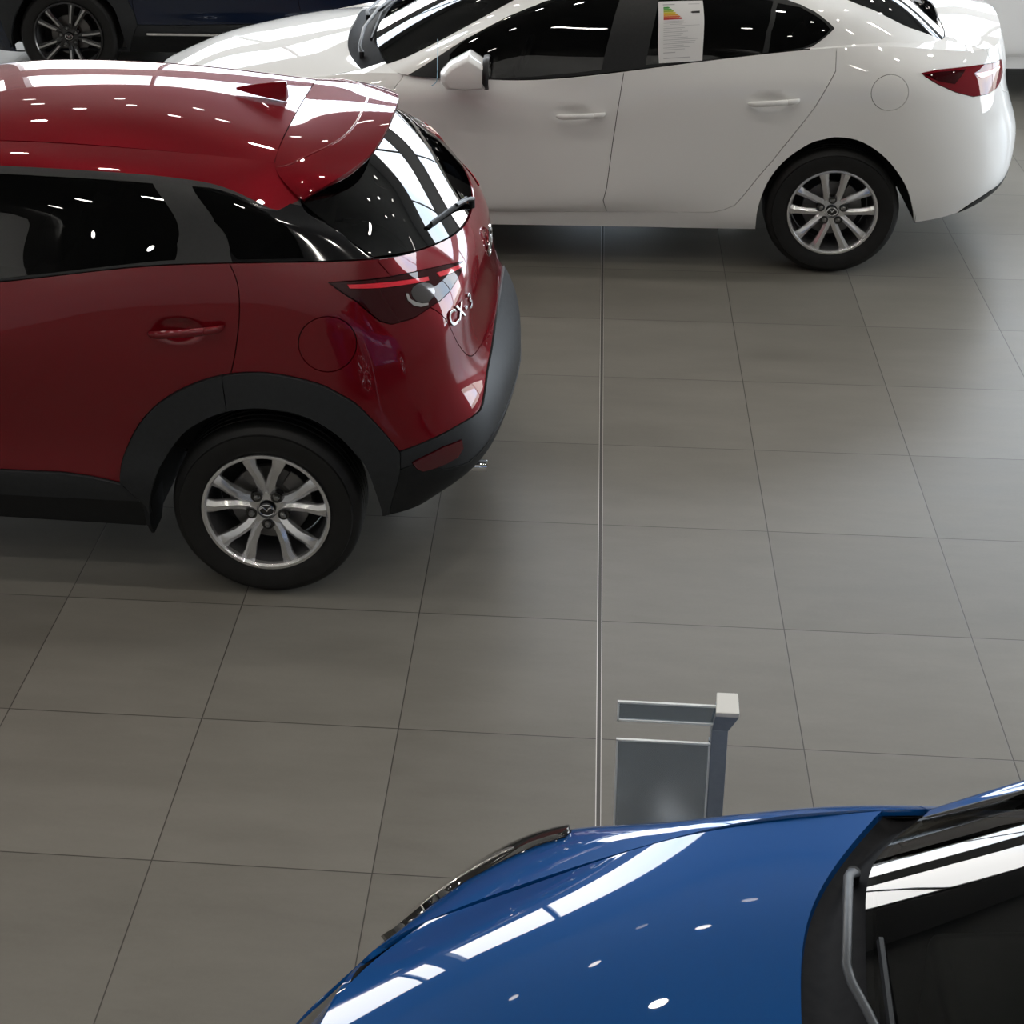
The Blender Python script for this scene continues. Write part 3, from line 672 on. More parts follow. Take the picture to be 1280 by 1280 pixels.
def build_hatch(parent, pmat, style, glass_mat=TINT, cx3_text=False):
    P = patches(HATCH); L, G = P['LOWER'], P['GREEN']
    L.bumps = [(-.250, .985, .100, .052, .020), (-1.10, .93, .100, .052, .020)]
    f = lambda i: kk(L, i); g = lambda i: kk(G, i); uv = lambda u, v: ('uv', u, v)
    WB = -2.57
    side_in = [(WB + x, z) for x, z in ARCH_IN]
    farch = [(WB - x, z) for x, z in ARCH_OUT][::-1]
    ring = lambda c, rx, rz, n=28: [(c[0] + rx * math.cos(2 * PI * k / n), c[1] + rz * math.sin(2 * PI * k / n)) for k in range(n)]
    gap_b = smooth([(-.079,1.203),(-.061,1.166),(-.051,1.129),(-.048,1.078),(-.051,1.025),(-.058,.971),(-.068,.911),(-.081,.856),(-.097,.79),(-.112,.709)], 3)
    regs = [
     dict(name='front_fender', mat=pmat, pts=[uv(f(1.3), 0), uv(f(4.05), 0), (-2.10,.42), (-2.11,.7), (-2.105,.9), (-2.09,1.0), uv(f(4.15), 1), uv(f(1.3), 1)]),
     dict(name='front_bumper', mat=pmat, sides='both', pts=[uv(0, 0), uv(f(2.55), 0), (-3.0,.45), (-3.02,.62), (-3.06,.72), uv(f(1.75), .80), uv(f(1.45), 1), uv(0, 1)]),
     dict(name='front_door', mat=pmat, pts=[(-2.10,.42), (-2.11,.7), (-2.105,.9), (-2.09,1.0), uv(f(4.15), 1), uv(L.side(-1.0, 1.1)[0], 1), (-1.0,1.0), (-1.005,.8), (-.99,.6), (-.96,.452), (-1.3,.445), (-1.8,.43)]),
     dict(name='rear_door', mat=pmat, pts=[uv(L.side(-1.0, 1.1)[0], 1), uv(L.nearest((-.079,.798,1.203))[0], 1)] + gap_b[1:] + [(-.19,.70),(-.33,.55),(-.40,.40),(-.485,.421),(-.579,.441),(-.674,.451),(-.784,.45),(-.96,.452),(-.99,.6),(-1.005,.8),(-1.0,1.0)]),
     dict(name='sill_cladding', mat=CLADDING, off=.010, pts=[(-2.15,.43),(-1.8,.43),(-1.3,.445),(-.96,.452),(-.784,.45),(-.674,.451),(-.579,.441),(-.485,.421),(-.38,.395),(-.38,.36),(-.39,.350),(-.629,.350),(-.908,.352),(-1.5,.352),(-2.2,.352)]),
     dict(name='rocker_sill', mat=BLACK_PLASTIC, off=.004, gap=0, pts=[(-2.2,.352),(-1.5,.352),(-.908,.352),(-.629,.350),(-.37,.350), uv(L.side(-.37,.22)[0], 0), uv(L.side(-2.25,.215)[0], 0)]),
     dict(name='tailgate', mat=pmat, sides='both', pts=[uv(L.nearest((.37,.708,1.20))[0], 1)] + GATE_EDGE + [(.70,.36,.765),(.71,.2,.77), uv(1, L.nearest((.722,0,.775))[1]), uv(1, 1)]),
     dict(name='rear_bumper', mat=CLADDING, off=.006, sides='both', pts=[(.36,.30)] + [uv(L.nearest((.37,.8,.31))[0], 0), uv(1, 0), uv(1, L.nearest((.722,0,.757))[1])] + BUMP_EDGE[::-1]),
     dict(name='lower_bumper_trim', mat=BLACK_PLASTIC, sides='both', off=.010, gap=.0, pts=[(.43,.815,.50),(.50,.80,.515),(.58,.755,.475),(.66,.70,.465),(.72,.55,.50),(.76,.35,.505), uv(1, L.nearest((.79,0,.51))[1]), uv(1, 0), uv(L.nearest((.37,.8,.31))[0], 0)]),
     dict(name='wheel_arch_cladding', mat=CLADDING, off=.012, pts=ARCH_OUT[16:] + [(.45,.50),(.40,.22),(-.1,.30)]),
     dict(name='door_arch_cladding', mat=CLADDING, off=.012, pts=ARCH_OUT[:17] + [(-.1,.60),(-.2,.30),(-.40,.24),(-.41,.33)]),
     dict(name='front_arch_cladding', mat=CLADDING, off=.012, pts=farch + [(WB + .40,.24), (WB - .40,.24)]),
     dict(name='tail_lamp', mat=LAMP_DARK, off=.003, pts=[(.233,.801,1.149),(.282,.788,1.148),(.354,.754,1.142),(.42,.698,1.131),(.468,.64,1.119),(.515,.57,1.104),(.572,.475,1.082),(.624,.37,1.053),(.621,.424,1.036),(.593,.536,1.014),(.566,.596,1.005),(.541,.636,1.002),(.491,.704,.99),(.424,.761,.992),(.391,.778,1.009),(.323,.793,1.08),(.275,.801,1.117)]),
     dict(name='lamp_strip', sub='tail_lamp', mat=LAMP_BRIGHT, off=.005, gap=0, depth=.003, pts=[(.292,.788,1.138),(.342,.766,1.132),(.386,.735,1.124),(.455,.669,1.106),(.524,.582,1.083),(.527,.589,1.072),(.456,.677,1.093),(.387,.741,1.109),(.299,.79,1.126)], label='bright red strip light'),
     dict(name='lamp_strip', sub='tail_lamp', mat=LAMP_BRIGHT, off=.005, gap=0, depth=.003, pts=[(.548,.539,1.079),(.582,.477,1.068),(.623,.381,1.052),(.622,.402,1.045),(.588,.485,1.055),(.559,.539,1.065)], label='bright red strip light'),
     dict(name='lamp_ring', sub='tail_lamp', mat=CHROME, off=.005, gap=0, depth=.003, pts=[(.486,.687,1.027),(.469,.693,1.047),(.462,.687,1.068),(.472,.682,1.066),(.478,.684,1.047),(.492,.674,1.033),(.511,.660,1.022),(.530,.641,1.016),(.530,.645,1.01),(.508,.67,1.014)], label='chrome lamp ring'),
     dict(name='reversing_lens', sub='tail_lamp', mat=LAMP_CLEAR, off=.004, gap=0, depth=.003, pts=[(.548,.595,1.036),(.544,.613,1.024),(.532,.636,1.018),(.515,.656,1.022),(.497,.67,1.033),(.483,.674,1.049),(.478,.669,1.066),(.482,.654,1.076),(.494,.631,1.078),(.511,.608,1.072),(.529,.592,1.064),(.542,.587,1.052)], label='grey reversing lamp lens'),
     dict(name='rear_reflector', mat=REFLECTOR, off=.012, pts=[(.487,.81,.523),(.527,.792,.538),(.582,.759,.555),(.639,.711,.558),(.644,.713,.526),(.627,.732,.503),(.565,.775,.488),(.519,.797,.484),(.499,.806,.5)]),
     dict(name='fuel_flap', mat=pmat, pts=ring((.230,.952), .092, .092), depth=.02),
     dict(name='grille', mat=GLOSS_BLACK, sides='both', off=-.004, pts=[uv(0, .30), uv(f(1.25), .30), uv(f(1.55), .62), uv(f(1.3), .70), uv(0, .68)]),
     dict(name='headlamp', mat=HEAD_DARK, off=.011, pts=[(-3.09,.655,.752),(-3.056,.673,.775),(-3.003,.687,.808),(-2.967,.722,.814),(-2.921,.75,.826),(-2.883,.775,.834),(-2.821,.805,.849),(-2.765,.816,.864),(-2.75,.83,.850),(-2.80,.848,.80),(-2.88,.85,.76),(-2.98,.81,.715),(-3.06,.75,.69),(-3.11,.67,.70)]),
     dict(name='headlamp_reflector', sub='headlamp', mat=HEAD_CHROME, off=.013, gap=0, depth=.002, pts=[(-3.04,.685,.785),(-2.99,.705,.803),(-2.93,.755,.820),(-2.86,.795,.835),(-2.87,.80,.825),(-2.94,.768,.808),(-2.99,.73,.79),(-3.035,.70,.775)], label='bright headlamp reflector'),
     dict(name=None, pts=ARCH_IN), dict(name=None, pts=side_in)]
    build_patch(L, regs, dict(name='quarter_panel', mat=pmat), parent, 130, 44)
    # greenhouse
    rail = [(-.861,.61,1.446),(-.661,.611,1.44),(-.464,.61,1.431),(-.268,.611,1.416),(-.171,.615,1.404),(-.069,.635,1.378),(-.002,.653,1.354),(.03,.661,1.341),(.055,.659,1.334),(.083,.63,1.339),(.114,.594,1.345)]
    top_v = float(G.kv[2])
    regs = [
     dict(name='windscreen', mat=CLEAR, sides='both', gap=0, off=.001, depth=.004, pts=[uv(0, .0), uv(g(3.0), .0), uv(g(3.0), .93), uv(0, .93)]),
     dict(name='roof_rail', mat=pmat, gap=0, pts=[uv(g(3.08), 0), uv(g(3.78), 0), uv(g(3.82), top_v * .5), uv(g(3.95), top_v * .93), uv(g(4.5), top_v), uv(g(5.2), top_v)] + rail + [uv(G.nearest((.114,.47,1.41))[0], 1), uv(g(3.0), 1), uv(g(3.0), .93)]),
     dict(name='windscreen_header', mat=pmat, sides='both', gap=0, pts=[uv(0, .93), uv(g(3.0), .93), uv(g(3.0), 1), uv(0, 1)]),
     dict(name='front_door_window', mat=glass_mat, gap=0, off=-.002, depth=.004, pts=[(-1.86,1.075),(-1.66,1.205),(-1.45,1.33),(-1.30,1.395),(-1.15,1.418),(-1.05,1.425),(-1.045,1.3),(-1.05,1.105),(-1.3,1.085),(-1.6,1.07)]),
     dict(name='rear_door_window', mat=glass_mat, gap=0, off=-.002, depth=.004, pts=[(-.93,.63,1.428),(-.855,.633,1.427),(-.655,.636,1.422),(-.459,.636,1.414),(-.352,.636,1.407),(-.313,.674,1.37),(-.254,.727,1.291),(-.255,.756,1.248),(-.256,.785,1.205),(-.436,.788,1.183),(-.635,.786,1.153),(-.837,.782,1.123),(-.93,.78,1.112)]),
     dict(name='pillar_panel', mat=GLOSS_BLACK, gap=0, pts=[(-.224,.635,1.399),(-.168,.633,1.397),(-.066,.648,1.376),(.02,.668,1.342),(.055,.66,1.330),(.09,.62,1.345),(.14,.61,1.335),(.21,.66,1.290),(.292,.70,1.246),(.355,.72,1.207), uv(G.nearest((.362,.712,1.201))[0], 0), uv(G.nearest((.32,.745,1.206))[0], 0), uv(G.nearest((-.07,.79,1.204))[0], 0), (-.084,.766,1.237),(-.139,.716,1.309)]),
     dict(name='quarter_window', mat=glass_mat, gap=.001, off=.001, depth=.004, pts=[(-.224,.635,1.399),(-.168,.633,1.394),(-.066,.653,1.368),(.028,.679,1.334),(.104,.726,1.287),(.155,.774,1.219),(.054,.782,1.216),(-.055,.785,1.212),(-.084,.766,1.237),(-.139,.716,1.309)]),
     dict(name=None, pts=[(.119,.597,1.344),(.202,.649,1.294),(.284,.694,1.251),(.34,.715,1.214), uv(G.nearest((.365,.71,1.2))[0], 0), uv(1, 0), uv(1, 1), uv(G.nearest((.118,.47,1.41))[0], 1)])]
    build_patch(P['RGLASS'], [], dict(name='rear_window', mat=glass_mat, sides='both', gap=.0015, depth=.010), parent, 16, 40, False, True, shell=False)
    build_patch(G, regs, dict(name='pillar_trim', mat=SATIN_BLACK, gap=0), parent, 130, 30, shell_skip=('windscreen', 'front_door_window', 'rear_door_window', 'rear_window', 'quarter_window'))
    build_patch(P['ROOF'], [], dict(name='roof', mat=pmat, sides='both'), parent, 40, 16, False, True)
    build_patch(P['HOOD'], [], dict(name='bonnet', mat=pmat, sides='both', gap=.002, depth=.05), parent, 40, 30, False, True)
    sp = build_patch(P['SPOILER'], [], dict(name='roof_spoiler', mat=pmat, sides='both', depth=.022), parent, 14, 40, False, True)['roof_spoiler'][0]
    S_ = P['SPOILER']                                     # raised rib that curves round the middle of the spoiler
    q = smooth([(.02, .30), (.22, .32), (.42, .42), (.58, .58), (.66, .74), (.68, .88), (.68, 1.0)], 6)
    a = S_.ev([p[0] for p in q], [p[1] for p in q]) - (0, 0, .0015)
    pts = [tuple(p) for p in a] + [(p[0], -p[1], p[2]) for p in a[-2::-1]]
    MB().tube(pts, .0045, 8).build('spoiler_rib', pmat, sp, smooth=True, sharp=60)
    cowl(P, parent, COWL)
    return P
def build_sedan(parent, pmat):
    P = patches(SEDAN); L, G = P['LOWER'], P['GREEN']
    # boot lid spans from the rear window's foot to the top edge of the tail
    e = L.ev(np.linspace(L.nearest((.69, .592, 1.076))[0], 1, 9), np.ones(9)); b = G.ev(np.linspace(G.nearest((.493, .54, 1.11))[0], 1, 9), np.zeros(9))
    rows = []
    for k in range(9):
        t = k / 8; m = (e[k] + b[k]) / 2 + (0, 0, .004 + .008 * t)
        rows.append([tuple(b[k] + (.006, 0, 0)), tuple(m), tuple(e[k] + (0, 0, .002))])
    rows[-1] = [(p[0], 0, p[2]) for p in rows[-1]]
    P['TRUNK'] = Patch(rows, mirror=(False, False), mirror_v=True)
    L.bumps = [(-1.265, .808, .115, .052, .020), (-.345, .886, .110, .050, .020)]
    f = lambda i: kk(L, i); g = lambda i: kk(G, i); uv = lambda u, v: ('uv', u, v)
    WB = -2.70
    ring = lambda c, rx, rz, n=28: [(c[0] + rx * math.cos(2 * PI * k / n), c[1] + rz * math.sin(2 * PI * k / n)) for k in range(n)]
    arch = smooth([(-.362,.18),(-.361,.225),(-.359,.341),(-.322,.476),(-.251,.587),(-.145,.674),(-.072,.702),(-.004,.714),(.107,.693),(.226,.611),(.329,.476),(.38,.347),(.397,.272),(.40,.22)], 4)
    door_gap = [(-1.041,.898),(-1.060,.742),(-1.078,.579),(-1.093,.434),(-1.107,.372),(-1.086,.302)]
    u_gap = L.nearest((-1.026,.83,1.018))[0]; u_rear = L.nearest((-.036,.79,1.13))[0]
    regs = [
     dict(name='front_fender', mat=pmat, pts=[uv(f(1.6), 0), (-2.14,.21), (-2.14,.30), (-2.15,.5), (-2.15,.724), (-2.14,.823), (-2.13,.901), (-2.115,.927), (-2.09,.953), uv(f(4.12), 1), uv(f(1.6), 1)]),
     dict(name='front_bumper', mat=pmat, sides='both', pts=[uv(0, 0), uv(f(2.5), 0), (-3.10,.45), (-3.12,.58), uv(f(1.9), .80), uv(f(1.6), 1), uv(0, 1)]),
     dict(name='front_door', mat=pmat, pts=[(-2.13,.290), (-2.15,.5), (-2.15,.724), (-2.14,.823), (-2.13,.901), (-2.115,.927), (-2.09,.953), uv(f(4.12), 1), uv(u_gap, 1)] + door_gap + [(-1.667,.292)]),
     dict(name='rear_door', mat=pmat, pts=[uv(u_gap, 1), uv(u_rear, 1), (-.038,1.028),(-.067,.97),(-.124,.861),(-.175,.785),(-.226,.709),(-.305,.59),(-.38,.488),(-.473,.356),(-.522,.331),(-.571,.316)] + door_gap[::-1]),
     dict(name='boot_panel', mat=pmat, sides='both', gap=.001, pts=[uv(f(10.05), 1), (.725,.61,1.04), (.77,.60,.93), (.80,.55,.86), (.86,.40,.80), uv(1, L.nearest((.915,0,.80))[1]), uv(1, 1)]),
     dict(name='lower_bumper_trim', mat=BLACK_PLASTIC, sides='both', off=.003, pts=[(.613,.74,.308),(.684,.726,.346),(.766,.672,.388),(.84,.56,.405),(.91,.40,.42), uv(1, L.nearest((.97,0,.43))[1]), uv(1, 0), uv(L.nearest((.613,.73,.302))[0], 0)]),
     dict(name='tail_lamp', mat=LAMP_RED, off=.003, gap=.001, pts=[(.362,.811,1.019),(.444,.777,1.027),(.578,.713,1.024),(.662,.66,1.02),(.731,.604,1.014),(.791,.523,1.011),(.804,.53,.949),(.786,.578,.915),(.758,.627,.895),(.699,.695,.885),(.626,.749,.889),(.533,.79,.922),(.443,.813,.966),(.381,.816,1.002)]),
     dict(name='lamp_strip', sub='tail_lamp', mat=LAMP_BRIGHT, off=.005, gap=0, depth=.002, pts=[(.62,.70,.985),(.70,.648,.986),(.775,.563,.992),(.78,.565,.98),(.70,.66,.965),(.66,.693,.962)], label='bright red lamp element'),
     dict(name='lamp_shade', sub='tail_lamp', mat=LAMP_DARK, off=.005, gap=0, depth=.002, pts=[(.375,.811,1.012),(.45,.782,1.016),(.58,.718,1.012),(.56,.735,.99),(.52,.77,.955),(.44,.806,.98)], label='dark smoked end of the lamp'),
     dict(name='fuel_flap', mat=pmat, gap=.001, pts=ring((.216,.934), .086, .083)),
     dict(name='grille', mat=GLOSS_BLACK, sides='both', off=-.004, pts=[uv(0, .30), uv(f(1.2), .30), uv(f(1.5), .66), uv(f(1.3), .74), uv(0, .74)]),
     dict(name='headlamp', mat=HEAD_DARK, off=.002, pts=[uv(f(1.5), .78), uv(f(2.0), .90), uv(f(2.55), .93), uv(f(2.75), .90), uv(f(2.3), .80), uv(f(1.9), .70)]),
     dict(name=None, pts=arch), dict(name=None, pts=[(WB + x, z) for x, z in arch])]
    build_patch(L, regs, dict(name='body_side', mat=pmat), parent, 130, 44, border_gap=False)
    ur = G.nearest((-.09,.79,1.125))[0]
    regs = [
     dict(name='windscreen', mat=CLEAR, sides='both', gap=0, off=.001, depth=.004, pts=[uv(0, 0), uv(g(2.75), 0), uv(g(2.95), .10), uv(g(3.0), .93), uv(0, .93)]),
     dict(name='window_trim', mat=SATIN_BLACK, gap=0, off=.001, depth=.004, pts=[uv(G.nearest((-2.085,.805,.968))[0], 0), (-2.057,.804,.974),(-1.982,.788,1.017),(-1.902,.767,1.066),(-1.792,.735,1.132),(-1.689,.714,1.183),(-1.583,.682,1.235),(-1.488,.664,1.272),(-1.413,.645,1.302),(-1.25,1.345),(-1.0,1.368),(-.75,1.370),(-.45,1.352),(-.27,1.328),(-.202,.681,1.308),(-.140,.703,1.281),(-.093,.726,1.251),(-.046,.743,1.211),(-.091,.766,1.172),(-.124,.779,1.149),(-.150,.788,1.133), uv(G.nearest((-.19,.795,1.122))[0], 0)]),
     dict(name='front_door_window', sub=None, mat=TINT, gap=0, off=-.001, depth=.004, pts=[(-1.83,.82,.972),(-1.86,.776,1.070),(-1.78,.728,1.125),(-1.689,.705,1.172),(-1.583,.675,1.225),(-1.488,.655,1.262),(-1.38,.638,1.300),(-1.24,1.328),(-1.05,1.350),(-1.05,1.325),(-1.097,.768,1.169),(-1.131,.819,1.018),(-1.305,.819,.996),(-1.48,.821,.979),(-1.671,.824,.972)]),
     dict(name='rear_door_window', mat=TINT, gap=0, off=-.001, depth=.004, pts=[(-.865,1.350),(-.87,.686,1.321),(-.898,.768,1.191),(-.925,.82,1.046),(-.764,.82,1.060),(-.591,.815,1.082),(-.38,.806,1.109),(-.364,.77,1.197),(-.342,.71,1.29),(-.33,1.322),(-.50,1.345),(-.70,1.355)]),
     dict(name='quarter_window', mat=TINT, gap=0, off=-.001, depth=.004, pts=[(-.353,.804,1.112),(-.342,.77,1.198),(-.319,.707,1.293),(-.31,1.315),(-.203,.693,1.297),(-.14,.716,1.266),(-.096,.732,1.238),(-.066,.746,1.207),(-.094,.766,1.180),(-.127,.779,1.156),(-.191,.793,1.131),(-.276,.8,1.121)]),
     dict(name='belt_moulding', mat=SATIN_BLACK, gap=0, off=.004, depth=.006, pts=[(-2.05,.806,.972),(-1.85,.826,.968),(-1.671,.826,.9685),(-1.48,.823,.976),(-1.305,.821,.993),(-1.131,.820,1.015),(-.925,.822,1.042),(-.764,.82,1.057),(-.591,.817,1.079),(-.38,.808,1.106),(-.276,.802,1.118), uv(G.nearest((-.276,.80,1.117))[0], 0), uv(G.nearest((-2.07,.80,.975))[0], 0)]),
     dict(name='rear_window', mat=TINT, sides='both', off=.001, gap=.001, depth=.004, pts=[uv(G.nearest((.492,.535,1.11))[0], 0), (.44,.565,1.137),(.382,.585,1.161),(.33,.602,1.182),(.283,.607,1.202),(.21,.605,1.237),(.145,.597,1.267),(.09,.592,1.287),(.032,.575,1.306), (.0,.52,1.335), uv(g(9.6), .90), uv(1, .90), uv(1, 0)])]
    build_patch(G, regs, dict(name='roof_frame', mat=pmat, gap=0), parent, 130, 30, border_gap=False, shell_skip=('windscreen', 'front_door_window', 'rear_door_window', 'rear_window', 'quarter_window'))
    build_patch(P['ROOF'], [], dict(name='roof', mat=pmat, sides='both', gap=0), parent, 40, 16, False, True)
    build_patch(P['HOOD'], [], dict(name='bonnet', mat=pmat, sides='both', gap=.002), parent, 40, 30, False, True)
    build_patch(P['TRUNK'], [], dict(name='boot_lid', mat=pmat, sides='both', gap=.001, depth=.05), parent, 24, 30, False, True)
    cowl(P, parent, COWL)
    # strip between the shoulder and the boot lid / rear window corner
    T = P['TRUNK']; Hd = P['HOOD']
    ua = np.linspace(L.nearest((-.16,.80,1.122))[0], L.nearest((.688,.592,1.077))[0], 41); A = L.ev(ua, np.ones(41))
    ug = np.linspace(G.nearest((-.16,.79,1.128))[0], G.nearest((.493,.54,1.11))[0], 31)
    Bp = np.concatenate([G.ev(ug, np.zeros(31)), T.ev(np.linspace(.08, 1, 10), np.zeros(10)) + (0, .003, 0)])
    ruled('quarter_deck', A, Bp, pmat, parent)
    # strip between the wing and the bonnet / windscreen corner
    ua = np.linspace(L.nearest((-2.80,.68,.884))[0], L.nearest((-2.07,.80,.97))[0], 27); A = L.ev(ua, np.ones(27))
    hb = Hd.ev(np.linspace(Hd.nearest((-2.80,.68,.884))[0], 1, 18), np.zeros(18)) + (0, .004, 0)
    ug = np.linspace(G.nearest((-2.19,.66,1.0))[0], G.nearest((-2.07,.80,.975))[0], 8)
    Bp = np.concatenate([hb, [hb[-1] * .5 + G.ev(ug[:1], np.zeros(1))[0] * .5], G.ev(ug, np.zeros(8))])
    ruled('wing_top', A, Bp, pmat, parent)
    return P

# ---------------------------------------------------------------- whole cars
def hatch_car(name, label, loc, rz, pmat, wheel_style, group=None, details=()):
    c = thing(name, label, 'car', (loc[0], loc[1], 0), rz, group)
    P = build_hatch(c, pmat, wheel_style)
    R, rr = (.322, .214) if wheel_style == 'red' else (.336, .236)
    for x in (0, -2.57):
        for s in (-1, 1): wheel(c, x, .835, R, R, rr, wheel_style, s)
    underbody(c, -3.42, .78, .83, (0, -2.57), R)
    interior(c, -1.80, -.95, -.12, .66, .32)
    for s in (-1, 1):
        handle(c, (-.348, .842, .974), (-.098, .838, 1.004), pmat, s)
        handle(c, (-1.20, .842, .925), (-.96, .842, .945), pmat, s)
        mirror_housing(c, (-1.66, .80, 1.06), (-1.62, .955, 1.13), pmat, s)
        m = MB(); m.loft([[(-.425, s * y, .42) for y in (.62, .82)] + [(-.405, s * y, .42) for y in (.82, .62)], [(-.415, s * y, .25) for y in (.64, .82)] + [(-.40, s * y, .25) for y in (.82, .64)], [(-.405, s * y, .205) for y in (.70, .80)] + [(-.395, s * y, .205) for y in (.80, .70)]])
        m.build('mud_flap', BLACK_PLASTIC, c)
    m = MB(); m.lathe([(.0, .0), (.019, 0), (.021, .0), (.022, .002), (.022, .16), (.0, .16)], 24, (0, 0, 0), 1); e = m.build('exhaust_tip', CHROME, c, smooth=True); e.rotation_euler = (0, 0, PI / 2); e.location = (.712, -.46, .318)
    # roof aerial fin
    m = MB(); rings = []
    for f, h in ((0, .0), (.25, .30), (.5, .56), (.75, .80), (.95, .98), (1.0, 1.0)):
        x = -.205 + .180 * f; z0 = 1.538 - .035 * f - .004; top = z0 + .006 + .060 * h; w = .004 + .024 * min(1, f * 2.2 + .1)
        rings.append([(x, -w, z0), (x - .0, -w * .55, z0 + (top - z0) * .6), (x, -.003, top), (x, .003, top), (x, w * .55, z0 + (top - z0) * .6), (x, w, z0)])
    m.loft(rings); m.build('aerial_fin', pmat, c, smooth=True, sharp=40)
    # rear wiper
    wiper(c, [(.625, .01, 1.135), (.612, -.06, 1.160), (.585, -.17, 1.180)], [(.610, -.05, 1.158), (.560, -.25, 1.182), (.518, -.385, 1.190)], 'rear_wiper')
    emblem((.690, 0, .985), .052, c, 1.0, (0, 0, PI / 2), 'tailgate_emblem')
    # front wipers and the headlamp's neighbours
    wiper(c, [(-2.246, .551, 1.055), (-2.262, .512, 1.082), (-2.296, .29, 1.100), (-2.293, .25, 1.104), (-2.278, .185, 1.113), (-2.262, .10, 1.125), (-2.238, -.02, 1.135)], [(-2.232, .35, 1.096), (-2.250, .10, 1.122), (-2.255, -.25, 1.128)], 'front_wiper')
    wiper(c, [(-2.29, -.05, 1.075), (-2.30, -.12, 1.095), (-2.28, -.40, 1.100), (-2.20, -.60, 1.105)], [(-2.262, .0, 1.118), (-2.24, -.35, 1.112), (-2.165, -.62, 1.100)], 'front_wiper')
    return c, P

def lettering(text, parent, patch, pts, size, depth, material, name):
    """one raised letter per given (x,w,z) surface point, on the left half of the car"""
    for ch, p in zip(text, pts):
        cu = bpy.data.curves.new(name, 'FONT'); cu.body = ch; cu.size = size; cu.extrude = depth; cu.align_x = 'CENTER'; cu.align_y = 'CENTER'; cu.bevel_depth = .0008
        o = bpy.data.objects.new(name, cu); COL.objects.link(o)
        me = bpy.data.meshes.new_from_object(o.evaluated_get(bpy.context.evaluated_depsgraph_get()))
        bpy.data.objects.remove(o); me.name = name; me.materials.clear(); me.materials.append(material)
        q = bpy.data.objects.new(name, me); COL.objects.link(q); q.parent = parent
        u, v = patch.nearest(p); u = np.array([u]); v = np.array([v])
        z = patch.normal(u, v)[0] * (1, -1, 1); z = Vector(z if z[0] > 0 else -z).normalized()
        o3 = patch.ev(u, v)[0] * (1, -1, 1) + np.array(z) * .003
        x = Vector((0, 0, 1)).cross(z).normalized(); y = z.cross(x)
        q.matrix_local = Matrix(((x.x, y.x, z.x, o3[0]), (x.y, y.y, z.y, o3[1]), (x.z, y.z, z.z, o3[2]), (0, 0, 0, 1)))

def sedan_car(name, label, loc, rz, pmat, group=None):
    c = thing(name, label, 'car', (loc[0], loc[1], 0), rz, group)
    P = build_sedan(c, pmat)
    for x in (0, -2.70):
        for s in (-1, 1): wheel(c, x, .842, .322, .322, .214, 'white', s)
    underbody(c, -3.6, .95, .84, (0, -2.70), .322, .268)
    interior(c, -1.86, -1.0, -.15, .68, .22)
    for s in (-1, 1):
        handle(c, (-1.343, .857, .797), (-1.107, .858, .812), pmat, s)
        handle(c, (-.440, .860, .874), (-.197, .856, .894), pmat, s)
        mirror_housing(c, (-1.823, .825, .93), (-1.757, .955, 1.050), pmat, s)
    emblem((.895, 0, .92), .055, c, 1.0, (0, 0, PI / 2), 'boot_emblem')
    wiper(c, [(-2.32, -.50, 1.00), (-2.335, -.46, 1.02), (-2.34, -.22, 1.055), (-2.30, .05, 1.085), (-2.24, .28, 1.09)], [(-2.28, -.42, 1.045), (-2.27, -.05, 1.085), (-2.20, .33, 1.088)], 'front_wiper')
    wiper(c, [(-2.355, .06, 1.045), (-2.365, .10, 1.06), (-2.33, .36, 1.055), (-2.25, .56, 1.035)], [(-2.30, .1, 1.065), (-2.27, .38, 1.06), (-2.19, .62, 1.03)], 'front_wiper')
    return c, P
